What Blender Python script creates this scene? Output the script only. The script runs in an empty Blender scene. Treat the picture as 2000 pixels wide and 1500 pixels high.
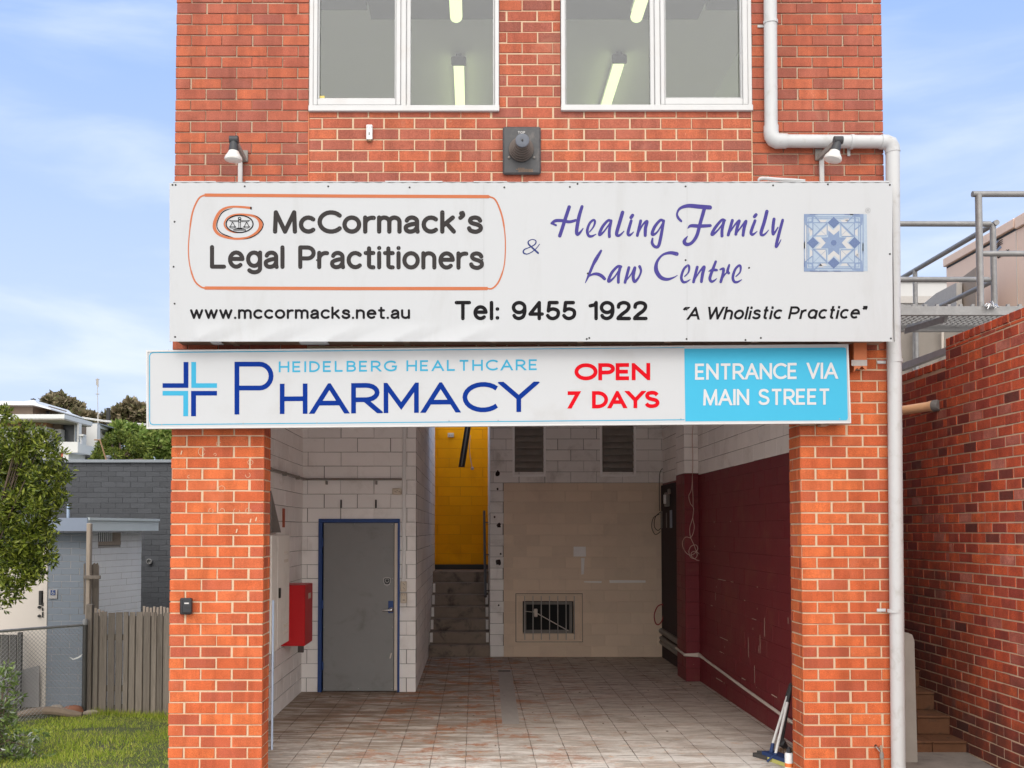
import bpy, math, random
import numpy as np
from mathutils import Vector, Matrix
S = bpy.context.scene
# ---------------------------------------------------------------- camera
CAM = Vector((0.0, -7.64, 1.97)); FPX = 1940.0; PX0 = 928.0; TH = math.radians(2.2)
PY0 = 1035.0 - FPX * math.tan(TH)
cd = bpy.data.cameras.new("camera"); cam = bpy.data.objects.new("camera", cd)
S.collection.objects.link(cam); S.camera = cam
cam.location = CAM; cam.rotation_euler = (math.radians(90) + TH, 0, 0)
cd.sensor_fit = 'HORIZONTAL'; cd.sensor_width = 36.0; cd.lens = FPX / 2000 * 36
cd.shift_x = (1000 - PX0) / 2000; cd.shift_y = (PY0 - 750) / 2000
cd.clip_start = 0.1; cd.clip_end = 3000
# ---------------------------------------------------------------- light
SUN_EL, SUN_AZ = math.radians(42), math.radians(185)      # azimuth from +Y, clockwise; sun behind the camera, a little to the left
W = bpy.data.worlds.new("World"); S.world = W; W.use_nodes = True
def build_world():
    nt = W.node_tree; N = nt.nodes; L = nt.links; N.clear()
    out = N.new('ShaderNodeOutputWorld'); bg = N.new('ShaderNodeBackground')
    sky = N.new('ShaderNodeTexSky'); sky.sky_type = 'NISHITA'; sky.sun_disc = False
    sky.sun_elevation = SUN_EL; sky.sun_rotation = SUN_AZ
    sky.air_density = 1.0; sky.dust_density = 1.5; sky.ozone_density = 1.0
    tc = N.new('ShaderNodeTexCoord')
    sep = N.new('ShaderNodeSeparateXYZ'); L.new(tc.outputs['Generated'], sep.inputs[0])
    # thin high cloud: stretched noise, more of it low in the sky
    mp = N.new('ShaderNodeMapping'); mp.inputs['Scale'].default_value = (1.6, 1.6, 7.5); mp.inputs['Rotation'].default_value = (0.0, 0.22, 0.0)
    L.new(tc.outputs['Generated'], mp.inputs[0])
    nz = N.new('ShaderNodeTexNoise'); nz.inputs['Scale'].default_value = 2.1; nz.inputs['Detail'].default_value = 6; nz.inputs['Roughness'].default_value = .52
    nz.inputs['Distortion'].default_value = .35
    L.new(mp.outputs[0], nz.inputs['Vector'])
    mr = N.new('ShaderNodeMapRange'); mr.interpolation_type = 'SMOOTHSTEP'
    for k, v in (('From Min', .42), ('From Max', .80), ('To Min', 0.0), ('To Max', .5)): mr.inputs[k].default_value = v
    L.new(nz.outputs['Fac'], mr.inputs['Value'])
    hz = N.new('ShaderNodeMapRange'); hz.interpolation_type = 'SMOOTHSTEP'
    for k, v in (('From Min', .0), ('From Max', .62), ('To Min', .70), ('To Max', .0)): hz.inputs[k].default_value = v
    L.new(sep.outputs['Z'], hz.inputs['Value'])
    a = N.new('ShaderNodeMath'); a.operation = 'ADD'; a.use_clamp = True
    L.new(mr.outputs[0], a.inputs[0]); L.new(hz.outputs[0], a.inputs[1])
    mx = N.new('ShaderNodeMix'); mx.data_type = 'RGBA'
    mx.inputs['B'].default_value = (7.4, 8.3, 9.9, 1)
    base = N.new('ShaderNodeMix'); base.data_type = 'RGBA'; base.inputs['Factor'].default_value = .86
    base.inputs['B'].default_value = (3.1, 5.05, 9.4, 1); L.new(sky.outputs[0], base.inputs['A'])
    L.new(a.outputs[0], mx.inputs['Factor']); L.new(base.outputs['Result'], mx.inputs['A'])
    bg.inputs['Strength'].default_value = 0.075
    # added bright glow in the unseen sky behind the camera, to light the carport
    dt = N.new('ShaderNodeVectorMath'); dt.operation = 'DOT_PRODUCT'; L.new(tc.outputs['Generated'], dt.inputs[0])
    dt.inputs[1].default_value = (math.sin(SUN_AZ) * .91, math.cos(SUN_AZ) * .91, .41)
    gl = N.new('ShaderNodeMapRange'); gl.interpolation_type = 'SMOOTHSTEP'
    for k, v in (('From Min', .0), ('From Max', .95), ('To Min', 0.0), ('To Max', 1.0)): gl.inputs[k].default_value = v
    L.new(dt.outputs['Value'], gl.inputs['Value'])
    added_glow = N.new('ShaderNodeMix'); added_glow.data_type = 'RGBA'; added_glow.inputs['B'].default_value = (23.4, 23, 22.4, 1)
    L.new(gl.outputs[0], added_glow.inputs['Factor']); L.new(mx.outputs['Result'], added_glow.inputs['A']); mx = added_glow
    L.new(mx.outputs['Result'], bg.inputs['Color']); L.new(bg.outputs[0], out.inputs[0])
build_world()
sl = bpy.data.lights.new("sun", 'SUN'); sl.energy = 0.65; sl.angle = math.radians(20); sl.color = (1.0, .94, .86)
sun = bpy.data.objects.new("sun", sl); S.collection.objects.link(sun)
sd = Vector((math.sin(SUN_AZ) * math.cos(SUN_EL), math.cos(SUN_AZ) * math.cos(SUN_EL), math.sin(SUN_EL)))
sun.rotation_euler = sd.to_track_quat('Z', 'Y').to_euler(); sun.location = (0, -20, 30)
S.view_settings.view_transform = 'Standard'; S.view_settings.look = 'None'; S.view_settings.exposure = 0.62; S.view_settings.gamma = 1
S.render.engine = 'CYCLES'; S.cycles.max_bounces = 14; S.cycles.diffuse_bounces = 10; S.cycles.transparent_max_bounces = 12
S.cycles.use_denoising = True
# ---------------------------------------------------------------- measuring
_c, _s = math.cos(TH), math.sin(TH)
def ray(px, py):
    dx = (px - PX0) / FPX; dz = -(py - PY0) / FPX
    return Vector((dx, _c - _s * dz, _s + _c * dz))
def P(px, py, Y):                       # measured photo point on the upright plane y = Y
    d = ray(px, py); return CAM + d * ((Y - CAM.y) / d.y)
def PXc(px, py, X):
    d = ray(px, py); return CAM + d * (X / d.x)
def PZ(px, py, z):
    d = ray(px, py); return CAM + d * ((z - CAM.z) / d.z)
# ---------------------------------------------------------------- materials
MATS = {}
def _nt(name):
    m = bpy.data.materials.new(name); m.use_nodes = True; nt = m.node_tree; nt.nodes.clear()
    o = nt.nodes.new('ShaderNodeOutputMaterial'); b = nt.nodes.new('ShaderNodeBsdfPrincipled')
    nt.links.new(b.outputs[0], o.inputs[0]); MATS[name] = m
    return m, nt, nt.nodes, nt.links, b, o
def _noise(N, L, scale, detail=4, rough=.6, vec=None, dist=0):
    t = N.new('ShaderNodeTexNoise'); t.inputs['Scale'].default_value = scale; t.inputs['Detail'].default_value = detail
    t.inputs['Roughness'].default_value = rough; t.inputs['Distortion'].default_value = dist
    if vec: L.new(vec, t.inputs['Vector'])
    return t
def _mapr(N, L, src, a, b, c=0., d=1.):
    r = N.new('ShaderNodeMapRange'); r.interpolation_type = 'SMOOTHSTEP'
    for k, v in zip(('From Min', 'From Max', 'To Min', 'To Max'), (a, b, c, d)): r.inputs[k].default_value = v
    L.new(src, r.inputs['Value']); return r.outputs[0]
def _mix(N, L, fac, A, B, mode='MIX'):
    x = N.new('ShaderNodeMix'); x.data_type = 'RGBA'; x.blend_type = mode
    for sock, v in (('Factor', fac), ('A', A), ('B', B)):
        if isinstance(v, bpy.types.NodeSocket): L.new(v, x.inputs[sock])
        else: x.inputs[sock].default_value = v if sock == 'Factor' else (v[0], v[1], v[2], 1)
    return x.outputs['Result']
def _vec(N, L, scale=(1, 1, 1)):
    tc = N.new('ShaderNodeTexCoord'); mp = N.new('ShaderNodeMapping'); mp.inputs['Scale'].default_value = scale
    L.new(tc.outputs['Object'], mp.inputs[0]); return mp.outputs[0]
def pm(name, col, rough=.6, var=.12, scale=6., bump=.0, bscale=80., metal=0., stretch=(1, 1, 1), dirt=None, dirt_amt=.5, dirt_scale=3., spec=.4, isl=0.):
    m, nt, N, L, b, o = _nt(name)
    v = _vec(N, L, stretch)
    n1 = _noise(N, L, scale, 5, .6, v)
    c = _mix(N, L, n1.outputs['Fac'], [x * (1 - var) for x in col], [min(1, x * (1 + var)) for x in col])
    if dirt:
        n2 = _noise(N, L, dirt_scale, 6, .65, v, .4)
        c = _mix(N, L, _mapr(N, L, n2.outputs['Fac'], .5, .75, 0, dirt_amt), c, dirt)
    if isl:
        g = N.new('ShaderNodeNewGeometry'); hv = N.new('ShaderNodeHueSaturation'); L.new(c, hv.inputs['Color']); L.new(_mapr(N, L, g.outputs['Random Per Island'], 0, 1, 1 - isl, 1 + isl), hv.inputs['Value']); c = hv.outputs[0]
    L.new(c, b.inputs['Base Color']); b.inputs['Roughness'].default_value = rough; b.inputs['Metallic'].default_value = metal
    b.inputs['Specular IOR Level'].default_value = spec
    if bump:
        n3 = _noise(N, L, bscale, 4, .6, v); bp = N.new('ShaderNodeBump'); bp.inputs['Strength'].default_value = bump; bp.inputs['Distance'].default_value = .01
        L.new(n3.outputs['Fac'], bp.inputs['Height']); L.new(bp.outputs[0], b.inputs['Normal'])
    return m
def brick_mat(name, cols, specks=.3, grime=None, stain=0.0):
    m, nt, N, L, b, o = _nt(name)
    g = N.new('ShaderNodeNewGeometry'); v = _vec(N, L)
    rp = N.new('ShaderNodeValToRGB'); rp.color_ramp.interpolation = 'LINEAR'
    e = rp.color_ramp.elements; k = len(cols)
    while len(e) < k: e.new(.5)
    for i, cc in enumerate(cols): e[i].position = i / (k - 1); e[i].color = (*cc, 1)
    L.new(g.outputs['Random Per Island'], rp.inputs[0])
    n1 = _noise(N, L, 9, 5, .6, v)
    c = _mix(N, L, _mapr(N, L, n1.outputs['Fac'], .35, .7, 0, .5), rp.outputs[0], [x * .74 for x in cols[1]])
    n2 = _noise(N, L, 160, 3, .7, v)
    c = _mix(N, L, _mapr(N, L, n2.outputs['Fac'], .35, .7, .78, 1.2), (0, 0, 0), c, 'MULTIPLY') if False else c
    sp = N.new('ShaderNodeHueSaturation'); L.new(c, sp.inputs['Color']); L.new(_mapr(N, L, n2.outputs['Fac'], .3, .7, .72, 1.25), sp.inputs['Value']); c = sp.outputs[0]
    n3 = _noise(N, L, 60, 2, .5, v)
    c = _mix(N, L, _mapr(N, L, n3.outputs['Fac'], .70, .76, 0, specks), c, (.75, .55, .38))
    if stain:
        n4 = _noise(N, L, 2.2, 6, .7, v, .6)
        c = _mix(N, L, _mapr(N, L, n4.outputs['Fac'], .56, .74, 0, stain), c, (.55, .30, .20))
    if grime:
        n5 = _noise(N, L, 1.1, 6, .65, v, .4)
        c = _mix(N, L, _mapr(N, L, n5.outputs['Fac'], .42, .66, 0, .75), c, grime)
    n6 = _noise(N, L, 3.0, 6, .7, _vec(N, L, (2.2, 2.2, .3)), .2)        # rain streaks and soot
    hs = N.new('ShaderNodeHueSaturation'); L.new(c, hs.inputs['Color']); L.new(_mapr(N, L, n6.outputs['Fac'], .35, .68, 1.08, .78), hs.inputs['Value']); c = hs.outputs[0]
    L.new(c, b.inputs['Base Color']); b.inputs['Roughness'].default_value = .85; b.inputs['Specular IOR Level'].default_value = .25
    bp = N.new('ShaderNodeBump'); bp.inputs['Strength'].default_value = .45; bp.inputs['Distance'].default_value = .004
    L.new(n2.outputs['Fac'], bp.inputs['Height']); L.new(bp.outputs[0], b.inputs['Normal'])
    return m
def emit(name, col, strength):
    m, nt, N, L, b, o = _nt(name)
    b.inputs['Base Color'].default_value = (*col, 1); b.inputs['Emission Color'].default_value = (*col, 1); b.inputs['Emission Strength'].default_value = strength
    return m
def glass_mat(name, tint=(.9, .95, .95), refl=1.0):
    m, nt, N, L, b, o = _nt(name); N.remove(b)
    t = N.new('ShaderNodeBsdfTransparent'); t.inputs[0].default_value = (*tint, 1)
    g = N.new('ShaderNodeBsdfGlossy'); g.inputs['Roughness'].default_value = .02
    f = N.new('ShaderNodeFresnel'); f.inputs[0].default_value = 1.5
    mu = N.new('ShaderNodeMath'); mu.operation = 'MULTIPLY'; mu.inputs[1].default_value = refl; mu.use_clamp = True; L.new(f.outputs[0], mu.inputs[0])
    x = N.new('ShaderNodeMixShader'); L.new(mu.outputs[0], x.inputs[0]); L.new(t.outputs[0], x.inputs[1]); L.new(g.outputs[0], x.inputs[2]); L.new(x.outputs[0], o.inputs[0])
    return m
def leaf_mat(name, cols, trans=.35, rough=.45):
    m, nt, N, L, b, o = _nt(name)
    g = N.new('ShaderNodeNewGeometry'); rp = N.new('ShaderNodeValToRGB'); e = rp.color_ramp.elements
    while len(e) < len(cols): e.new(.5)
    for i, cc in enumerate(cols): e[i].position = i / (len(cols) - 1); e[i].color = (*cc, 1)
    L.new(g.outputs['Random Per Island'], rp.inputs[0]); L.new(rp.outputs[0], b.inputs['Base Color'])
    b.inputs['Roughness'].default_value = rough; b.inputs['Specular IOR Level'].default_value = .35
    t = N.new('ShaderNodeBsdfTranslucent'); L.new(rp.outputs[0], t.inputs[0])
    x = N.new('ShaderNodeMixShader'); x.inputs[0].default_value = trans
    L.new(b.outputs[0], x.inputs[1]); L.new(t.outputs[0], x.inputs[2]); L.new(x.outputs[0], o.inputs[0])
    return m
# ---------------------------------------------------------------- mesh building
class MB:
    def __init__(s): s.v = []; s.f = []; s.mi = []; s.ci = 0
    def add(s, vs, fs):
        o = len(s.v); s.v += [tuple(p) for p in vs]; s.f += [tuple(i + o for i in f) for f in fs]; s.mi += [s.ci] * len(fs); return s
    def box(s, x0, x1, y0, y1, z0, z1):
        x0, x1 = min(x0, x1), max(x0, x1); y0, y1 = min(y0, y1), max(y0, y1); z0, z1 = min(z0, z1), max(z0, z1)
        vs = [(x, y, z) for z in (z0, z1) for y in (y0, y1) for x in (x0, x1)]
        return s.add(vs, [(0, 2, 3, 1), (4, 5, 7, 6), (0, 1, 5, 4), (2, 6, 7, 3), (0, 4, 6, 2), (1, 3, 7, 5)])
    def bbox(s, x0, x1, y0, y1, z0, z1, c=.004):        # box with chamfered edges
        x0, x1 = min(x0, x1), max(x0, x1); y0, y1 = min(y0, y1), max(y0, y1); z0, z1 = min(z0, z1), max(z0, z1)
        c = min(c, (x1 - x0) * .45, (y1 - y0) * .45, (z1 - z0) * .45)
        vs = []; idx = {}
        for i, x in enumerate((x0, x1)):
            for j, y in enumerate((y0, y1)):
                for k, z in enumerate((z0, z1)):
                    sx, sy, sz = (1, -1)[i], (1, -1)[j], (1, -1)[k]
                    idx[i, j, k, 0] = len(vs); vs.append((x, y + sy * c, z + sz * c))
                    idx[i, j, k, 1] = len(vs); vs.append((x + sx * c, y, z + sz * c))
                    idx[i, j, k, 2] = len(vs); vs.append((x + sx * c, y + sy * c, z))
        q = []
        for i in (0, 1):
            q.append([idx[i, j, k, 0] for j, k in ((0, 0), (1, 0), (1, 1), (0, 1))])
            q.append([idx[j, i, k, 1] for j, k in ((0, 0), (1, 0), (1, 1), (0, 1))])
            q.append([idx[j, k, i, 2] for j, k in ((0, 0), (1, 0), (1, 1), (0, 1))])
            for j in (0, 1):
                q.append([idx[i, j, 0, 0], idx[i, j, 1, 0], idx[i, j, 1, 1], idx[i, j, 0, 1]])
                q.append([idx[i, 0, j, 0], idx[i, 1, j, 0], idx[i, 1, j, 2], idx[i, 0, j, 2]])
                q.append([idx[0, i, j, 1], idx[1, i, j, 1], idx[1, i, j, 2], idx[0, i, j, 2]])
                for k in (0, 1): q.append([idx[i, j, k, 0], idx[i, j, k, 1], idx[i, j, k, 2]])
        return s.add(vs, q)
    def quad(s, *p): return s.add(p, [tuple(range(len(p)))])
    def prism(s, poly, d):                               # polygon (3-d points) swept by vector d
        n = len(poly); d = Vector(d); a = [Vector(p) for p in poly]; b = [p + d for p in a]
        return s.add(a + b, [tuple(range(n))[::-1], tuple(range(n, 2 * n))] + [(i, (i + 1) % n, n + (i + 1) % n, n + i) for i in range(n)])
    def tube(s, pts, r, n=10, cap=True, sq=False):
        pts = [Vector(p) for p in pts]; k = len(pts); rs = list(np.interp(np.linspace(0, 1, k), np.linspace(0, 1, len(r)), r)) if isinstance(r, (list, tuple)) else [r] * k
        vs = []; up = None
        for i, p in enumerate(pts):
            t = (pts[min(i + 1, k - 1)] - pts[max(i - 1, 0)]).normalized()
            if up is None:
                up = Vector((0, 0, 1)) if abs(t.z) < .9 else Vector((0, 1, 0))
            a = t.cross(up)
            if a.length < 1e-4: a = t.cross(Vector((1, 0, 0)))
            a.normalize(); up2 = a.cross(t).normalized(); up = up2
            m = 1.0
            if 0 < i < k - 1:
                c_ = (pts[i] - pts[i - 1]).normalized().dot(t); m = 1 / max(.5, c_)
            for j in range(n):
                w = 2 * math.pi * (j + (.5 if sq else 0)) / n; rr = rs[i] * (1.414 if sq else 1)
                vs.append(p + a * math.cos(w) * rr * m + up2 * math.sin(w) * rr * m)
        fs = [(i * n + j, i * n + (j + 1) % n, (i + 1) * n + (j + 1) % n, (i + 1) * n + j) for i in range(k - 1) for j in range(n)]
        if cap: fs += [tuple(range(n))[::-1], tuple(range((k - 1) * n, k * n))]
        return s.add(vs, fs)
    def lathe(s, base, axis, prof, n=24):                # profile of (distance along the axis, radius)
        base = Vector(base); ax = Vector(axis).normalized(); a = ax.orthogonal().normalized(); b = ax.cross(a)
        vs = [base + ax * h + (a * math.cos(2 * math.pi * j / n) + b * math.sin(2 * math.pi * j / n)) * max(r, 1e-4) for h, r in prof for j in range(n)]
        k = len(prof)
        fs = [(i * n + j, i * n + (j + 1) % n, (i + 1) * n + (j + 1) % n, (i + 1) * n + j) for i in range(k - 1) for j in range(n)]
        return s.add(vs, fs + [tuple(range(n))[::-1], tuple(range((k - 1) * n, k * n))])
    def build(s, name, mat, parent=None, smooth=True):
        me = bpy.data.meshes.new(name); me.from_pydata(s.v, [], s.f)
        ms = mat if isinstance(mat, (list, tuple)) else [mat]
        for m in ms: me.materials.append(MATS[m])
        if len(ms) > 1: me.polygons.foreach_set('material_index', s.mi)
        if smooth:
            me.polygons.foreach_set('use_smooth', [True] * len(me.polygons)); me.update()
            me.set_sharp_from_angle(angle=math.radians(38))
        me.update()
        ob = bpy.data.objects.new(name, me); S.collection.objects.link(ob)
        if parent:
            ob.parent = parent
            r = parent
            M = Matrix.Identity(4)
            while r: M = r.matrix_basis @ M if r.type == 'EMPTY' else M; r = r.parent
            ob.matrix_parent_inverse = M.inverted() if parent.type == 'EMPTY' else Matrix.Identity(4)
        return ob
def thing(name, loc, label, cat, group=None):
    o = bpy.data.objects.new(name, None); S.collection.objects.link(o); o.location = loc; o.empty_display_size = .1
    return tag(o, label, cat, group)
def tag(o, label, cat, group=None, kind=None):
    if label: o['label'] = label
    if cat: o['category'] = cat
    if group: o['group'] = group
    if kind: o['kind'] = kind
    return o
def struct(o): o['kind'] = 'structure'; return o
def part(parent, name, mat, fn, label=None, smooth=True):
    mb = MB(); fn(mb); o = mb.build(name, mat, parent, smooth)
    if label: o['label'] = label
    return o
def smooth_path(pts, n=6):
    pts = [tuple(p) for p in pts]
    if len(pts) < 3: return pts
    A = np.array([pts[0]] + pts + [pts[-1]], float); out = []
    for i in range(1, len(A) - 2):
        for t in np.linspace(0, 1, n, endpoint=False):
            p0, p1, p2, p3 = A[i - 1], A[i], A[i + 1], A[i + 2]
            out.append(tuple(.5 * (2 * p1 + (p2 - p0) * t + (2 * p0 - 5 * p1 + 4 * p2 - p3) * t * t + (3 * p1 - p0 - 3 * p2 + p3) * t ** 3)))
    out.append(pts[-1]); return out
# bricks: every brick is a chamfered block standing a few mm proud of the mortar; to(u, v, d) places it
def bricks(mb, to, u0, u1, v0, v1, L=.24, H=.0855, m=.013, holes=(), off=0., depth=.014, rng=None, c=.003, jit=.0020, phase=0, mh=None):
    rng = rng or random.Random(1); mh = m if mh is None else mh
    rows = int(math.ceil((v1 - v0) / H - .25))
    for i in range(rows):
        a0 = v0 + i * H + mh / 2; a1 = min(v0 + (i + 1) * H - mh / 2, v1); mid = (a0 + a1) / 2
        if a1 - a0 < .02: continue
        segs = [(u0, u1)]
        for (h0, h1, g0, g1) in holes:
            if g0 < mid < g1:
                ns = []
                for (p, q) in segs:
                    if h1 <= p or h0 >= q: ns.append((p, q)); continue
                    if h0 > p: ns.append((p, h0))
                    if h1 < q: ns.append((h1, q))
                segs = ns
        for (p, q) in segs:
            k0 = u0 + off - ((i + phase) % 2) * L / 2 - L
            n = int((u1 - k0) / L) + 2
            for k in range(n):
                s = k0 + k * L + rng.uniform(-.003, .003); e = k0 + (k + 1) * L + rng.uniform(-.003, .003)
                a = p if s <= p else s + m / 2; b = q if e >= q else e - m / 2
                if b - a < .022 or s >= q or e <= p: continue
                j = lambda: rng.uniform(-jit, jit)
                d = rng.uniform(-.0015, .001); tl = rng.uniform(-.001, .001)
                z0, z1 = a0 + j(), a1 + j(); aa, bb = a + (0 if a == p else j()), b + (0 if b == q else j())
                f = [to(aa + c, z0 + c, d), to(bb - c, z0 + c + tl, d), to(bb - c, z1 - c + tl, d), to(aa + c, z1 - c, d)]
                r = [to(aa, z0, d - c), to(bb, z0 + tl, d - c), to(bb, z1 + tl, d - c), to(aa, z1, d - c)]
                g = [to(aa, z0, -depth), to(bb, z0, -depth), to(bb, z1, -depth), to(aa, z1, -depth)]
                fs = [(0, 1, 2, 3)] + [(x, x + 4, (x + 1) % 4 + 4, (x + 1) % 4) for x in range(4)] + [(x + 4, x + 8, (x + 1) % 4 + 8, (x + 1) % 4 + 4) for x in range(4)]
                mb.add(f + r + g, fs)
def slab(mb, to, u0, u1, v0, v1, d0, d1, holes=()):      # a wall body with rectangular openings
    us = sorted({u0, u1, *[x for h in holes for x in h[:2] if u0 < x < u1]}); vs = sorted({v0, v1, *[x for h in holes for x in h[2:] if v0 < x < v1]})
    for i in range(len(us) - 1):
        for j in range(len(vs) - 1):
            cu, cv = (us[i] + us[i + 1]) / 2, (vs[j] + vs[j + 1]) / 2
            if any(h[0] < cu < h[1] and h[2] < cv < h[3] for h in holes): continue
            q = [to(u, v, d) for d in (d0, d1) for u, v in ((us[i], vs[j]), (us[i + 1], vs[j]), (us[i + 1], vs[j + 1]), (us[i], vs[j + 1]))]
            mb.add(q, [(3, 2, 1, 0), (4, 5, 6, 7), (0, 1, 5, 4), (1, 2, 6, 5), (2, 3, 7, 6), (3, 0, 4, 7)])
def front(Y): return lambda u, v, d: (u, Y - d, v)       # wall facing the street
def side(X, sgn): return lambda u, v, d: (X + sgn * d, u, v)   # wall running back, facing sgn*x
# ---------------------------------------------------------------- lettering (vinyl strips laid 1 mm proud of a panel)
_zo = [0]
def ribbon(mb, pts, w, to, rnd=True, off=None, close=False, split=35, clip=None):
    # pts in photo units on the panel; w constant or per point; to(x, y, offset) -> world
    pts = [tuple(map(float, p)) for p in pts]
    q = [pts[0]]; ws = [w[0] if isinstance(w, (list, tuple)) else w]
    for i, p in enumerate(pts[1:], 1):
        if math.hypot(p[0] - q[-1][0], p[1] - q[-1][1]) > 1e-3:
            q.append(p); ws.append(w[i] if isinstance(w, (list, tuple)) else w)
    pts = q; n = len(pts)
    if n > 3 and not close and math.hypot(pts[0][0] - pts[-1][0], pts[0][1] - pts[-1][1]) < .05: pts = pts[:-1]; ws = ws[:-1]; n -= 1; close = True
    if n < 2: pts = [pts[0], (pts[0][0] + .01, pts[0][1])]; ws = [ws[0]] * 2; n = 2
    if rnd and not close:                                # break at corners so that each corner is a round join
        for i in range(1, n - 1):
            a = math.atan2(pts[i][1] - pts[i - 1][1], pts[i][0] - pts[i - 1][0]); b = math.atan2(pts[i + 1][1] - pts[i][1], pts[i + 1][0] - pts[i][0])
            if abs((b - a + math.pi) % (2 * math.pi) - math.pi) > math.radians(split):
                ribbon(mb, pts[:i + 1], ws[:i + 1], to, True, off); ribbon(mb, pts[i:], ws[i:], to, True, off); return
    _zo[0] = (_zo[0] + 1) % 9; o = (off if off is not None else .001) + _zo[0] * .00012
    Lp, Rp = [], []
    for i in range(n):
        if close: a, b, c = pts[i - 1], pts[i], pts[(i + 1) % n]
        else: a, b, c = pts[max(i - 1, 0)], pts[i], pts[min(i + 1, n - 1)]
        t1 = np.array(b) - np.array(a); t2 = np.array(c) - np.array(b)
        if np.linalg.norm(t1) < 1e-6: t1 = t2
        if np.linalg.norm(t2) < 1e-6: t2 = t1
        t1 /= np.linalg.norm(t1); t2 /= np.linalg.norm(t2); t = t1 + t2
        if np.linalg.norm(t) < 1e-3: t = t1
        t /= np.linalg.norm(t); nn = np.array((-t[1], t[0])); k = 1 / max(.35 if rnd else .22, float(t.dot(t1)))
        h = ws[i] / 2 * k; Lp.append(np.array(b) + nn * h); Rp.append(np.array(b) - nn * h)
    rg = n if close else n - 1
    if clip:
        for i in range(rg):
            q = [Lp[i], Lp[(i + 1) % n], Rp[(i + 1) % n], Rp[i]]
            for (f, sg) in ((clip[0], 1), (clip[1], -1)):               # keep what lies between the cap line and the baseline
                r = []
                for a, b in zip(q, q[1:] + q[:1]):
                    da, db = sg * (a[1] - f(a[0])), sg * (b[1] - f(b[0]))
                    if da >= 0: r.append(a)
                    if (da >= 0) != (db >= 0): r.append(a + (b - a) * (da / (da - db)))
                q = r
            if len(q) > 2: mb.add([to(*p, o + .00004 * i / n) for p in q], [tuple(range(len(q)))])
        return
    V = [to(*p, o + .00009 * i / n) for i, p in enumerate(Lp)] + [to(*p, o + .00009 * i / n) for i, p in enumerate(Rp)]
    mb.add(V, [(i, (i + 1) % n, n + (i + 1) % n, n + i) for i in range(rg)])
    if rnd and not close:
        for end in (0, n - 1):
            b = np.array(pts[end]); a = np.array(pts[1] if end == 0 else pts[n - 2]); d = b - a; ang = math.atan2(d[1], d[0]); r = ws[end] / 2
            fan = [to(b[0] + r * math.cos(ang + math.radians(g)), b[1] + r * math.sin(ang + math.radians(g)), o + (.00009 if end else 0)) for g in range(-90, 91, 22)]
            mb.add(fan, [tuple(range(len(fan)))])
def arc(cx, cy, rx, ry, a0, a1, n=14):
    return [(cx + rx * math.cos(math.radians(a0 + (a1 - a0) * i / n)), cy + ry * math.sin(math.radians(a0 + (a1 - a0) * i / n))) for i in range(n + 1)]
def sm(*p): return smooth_path(p, 5)
XH = .73
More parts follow.
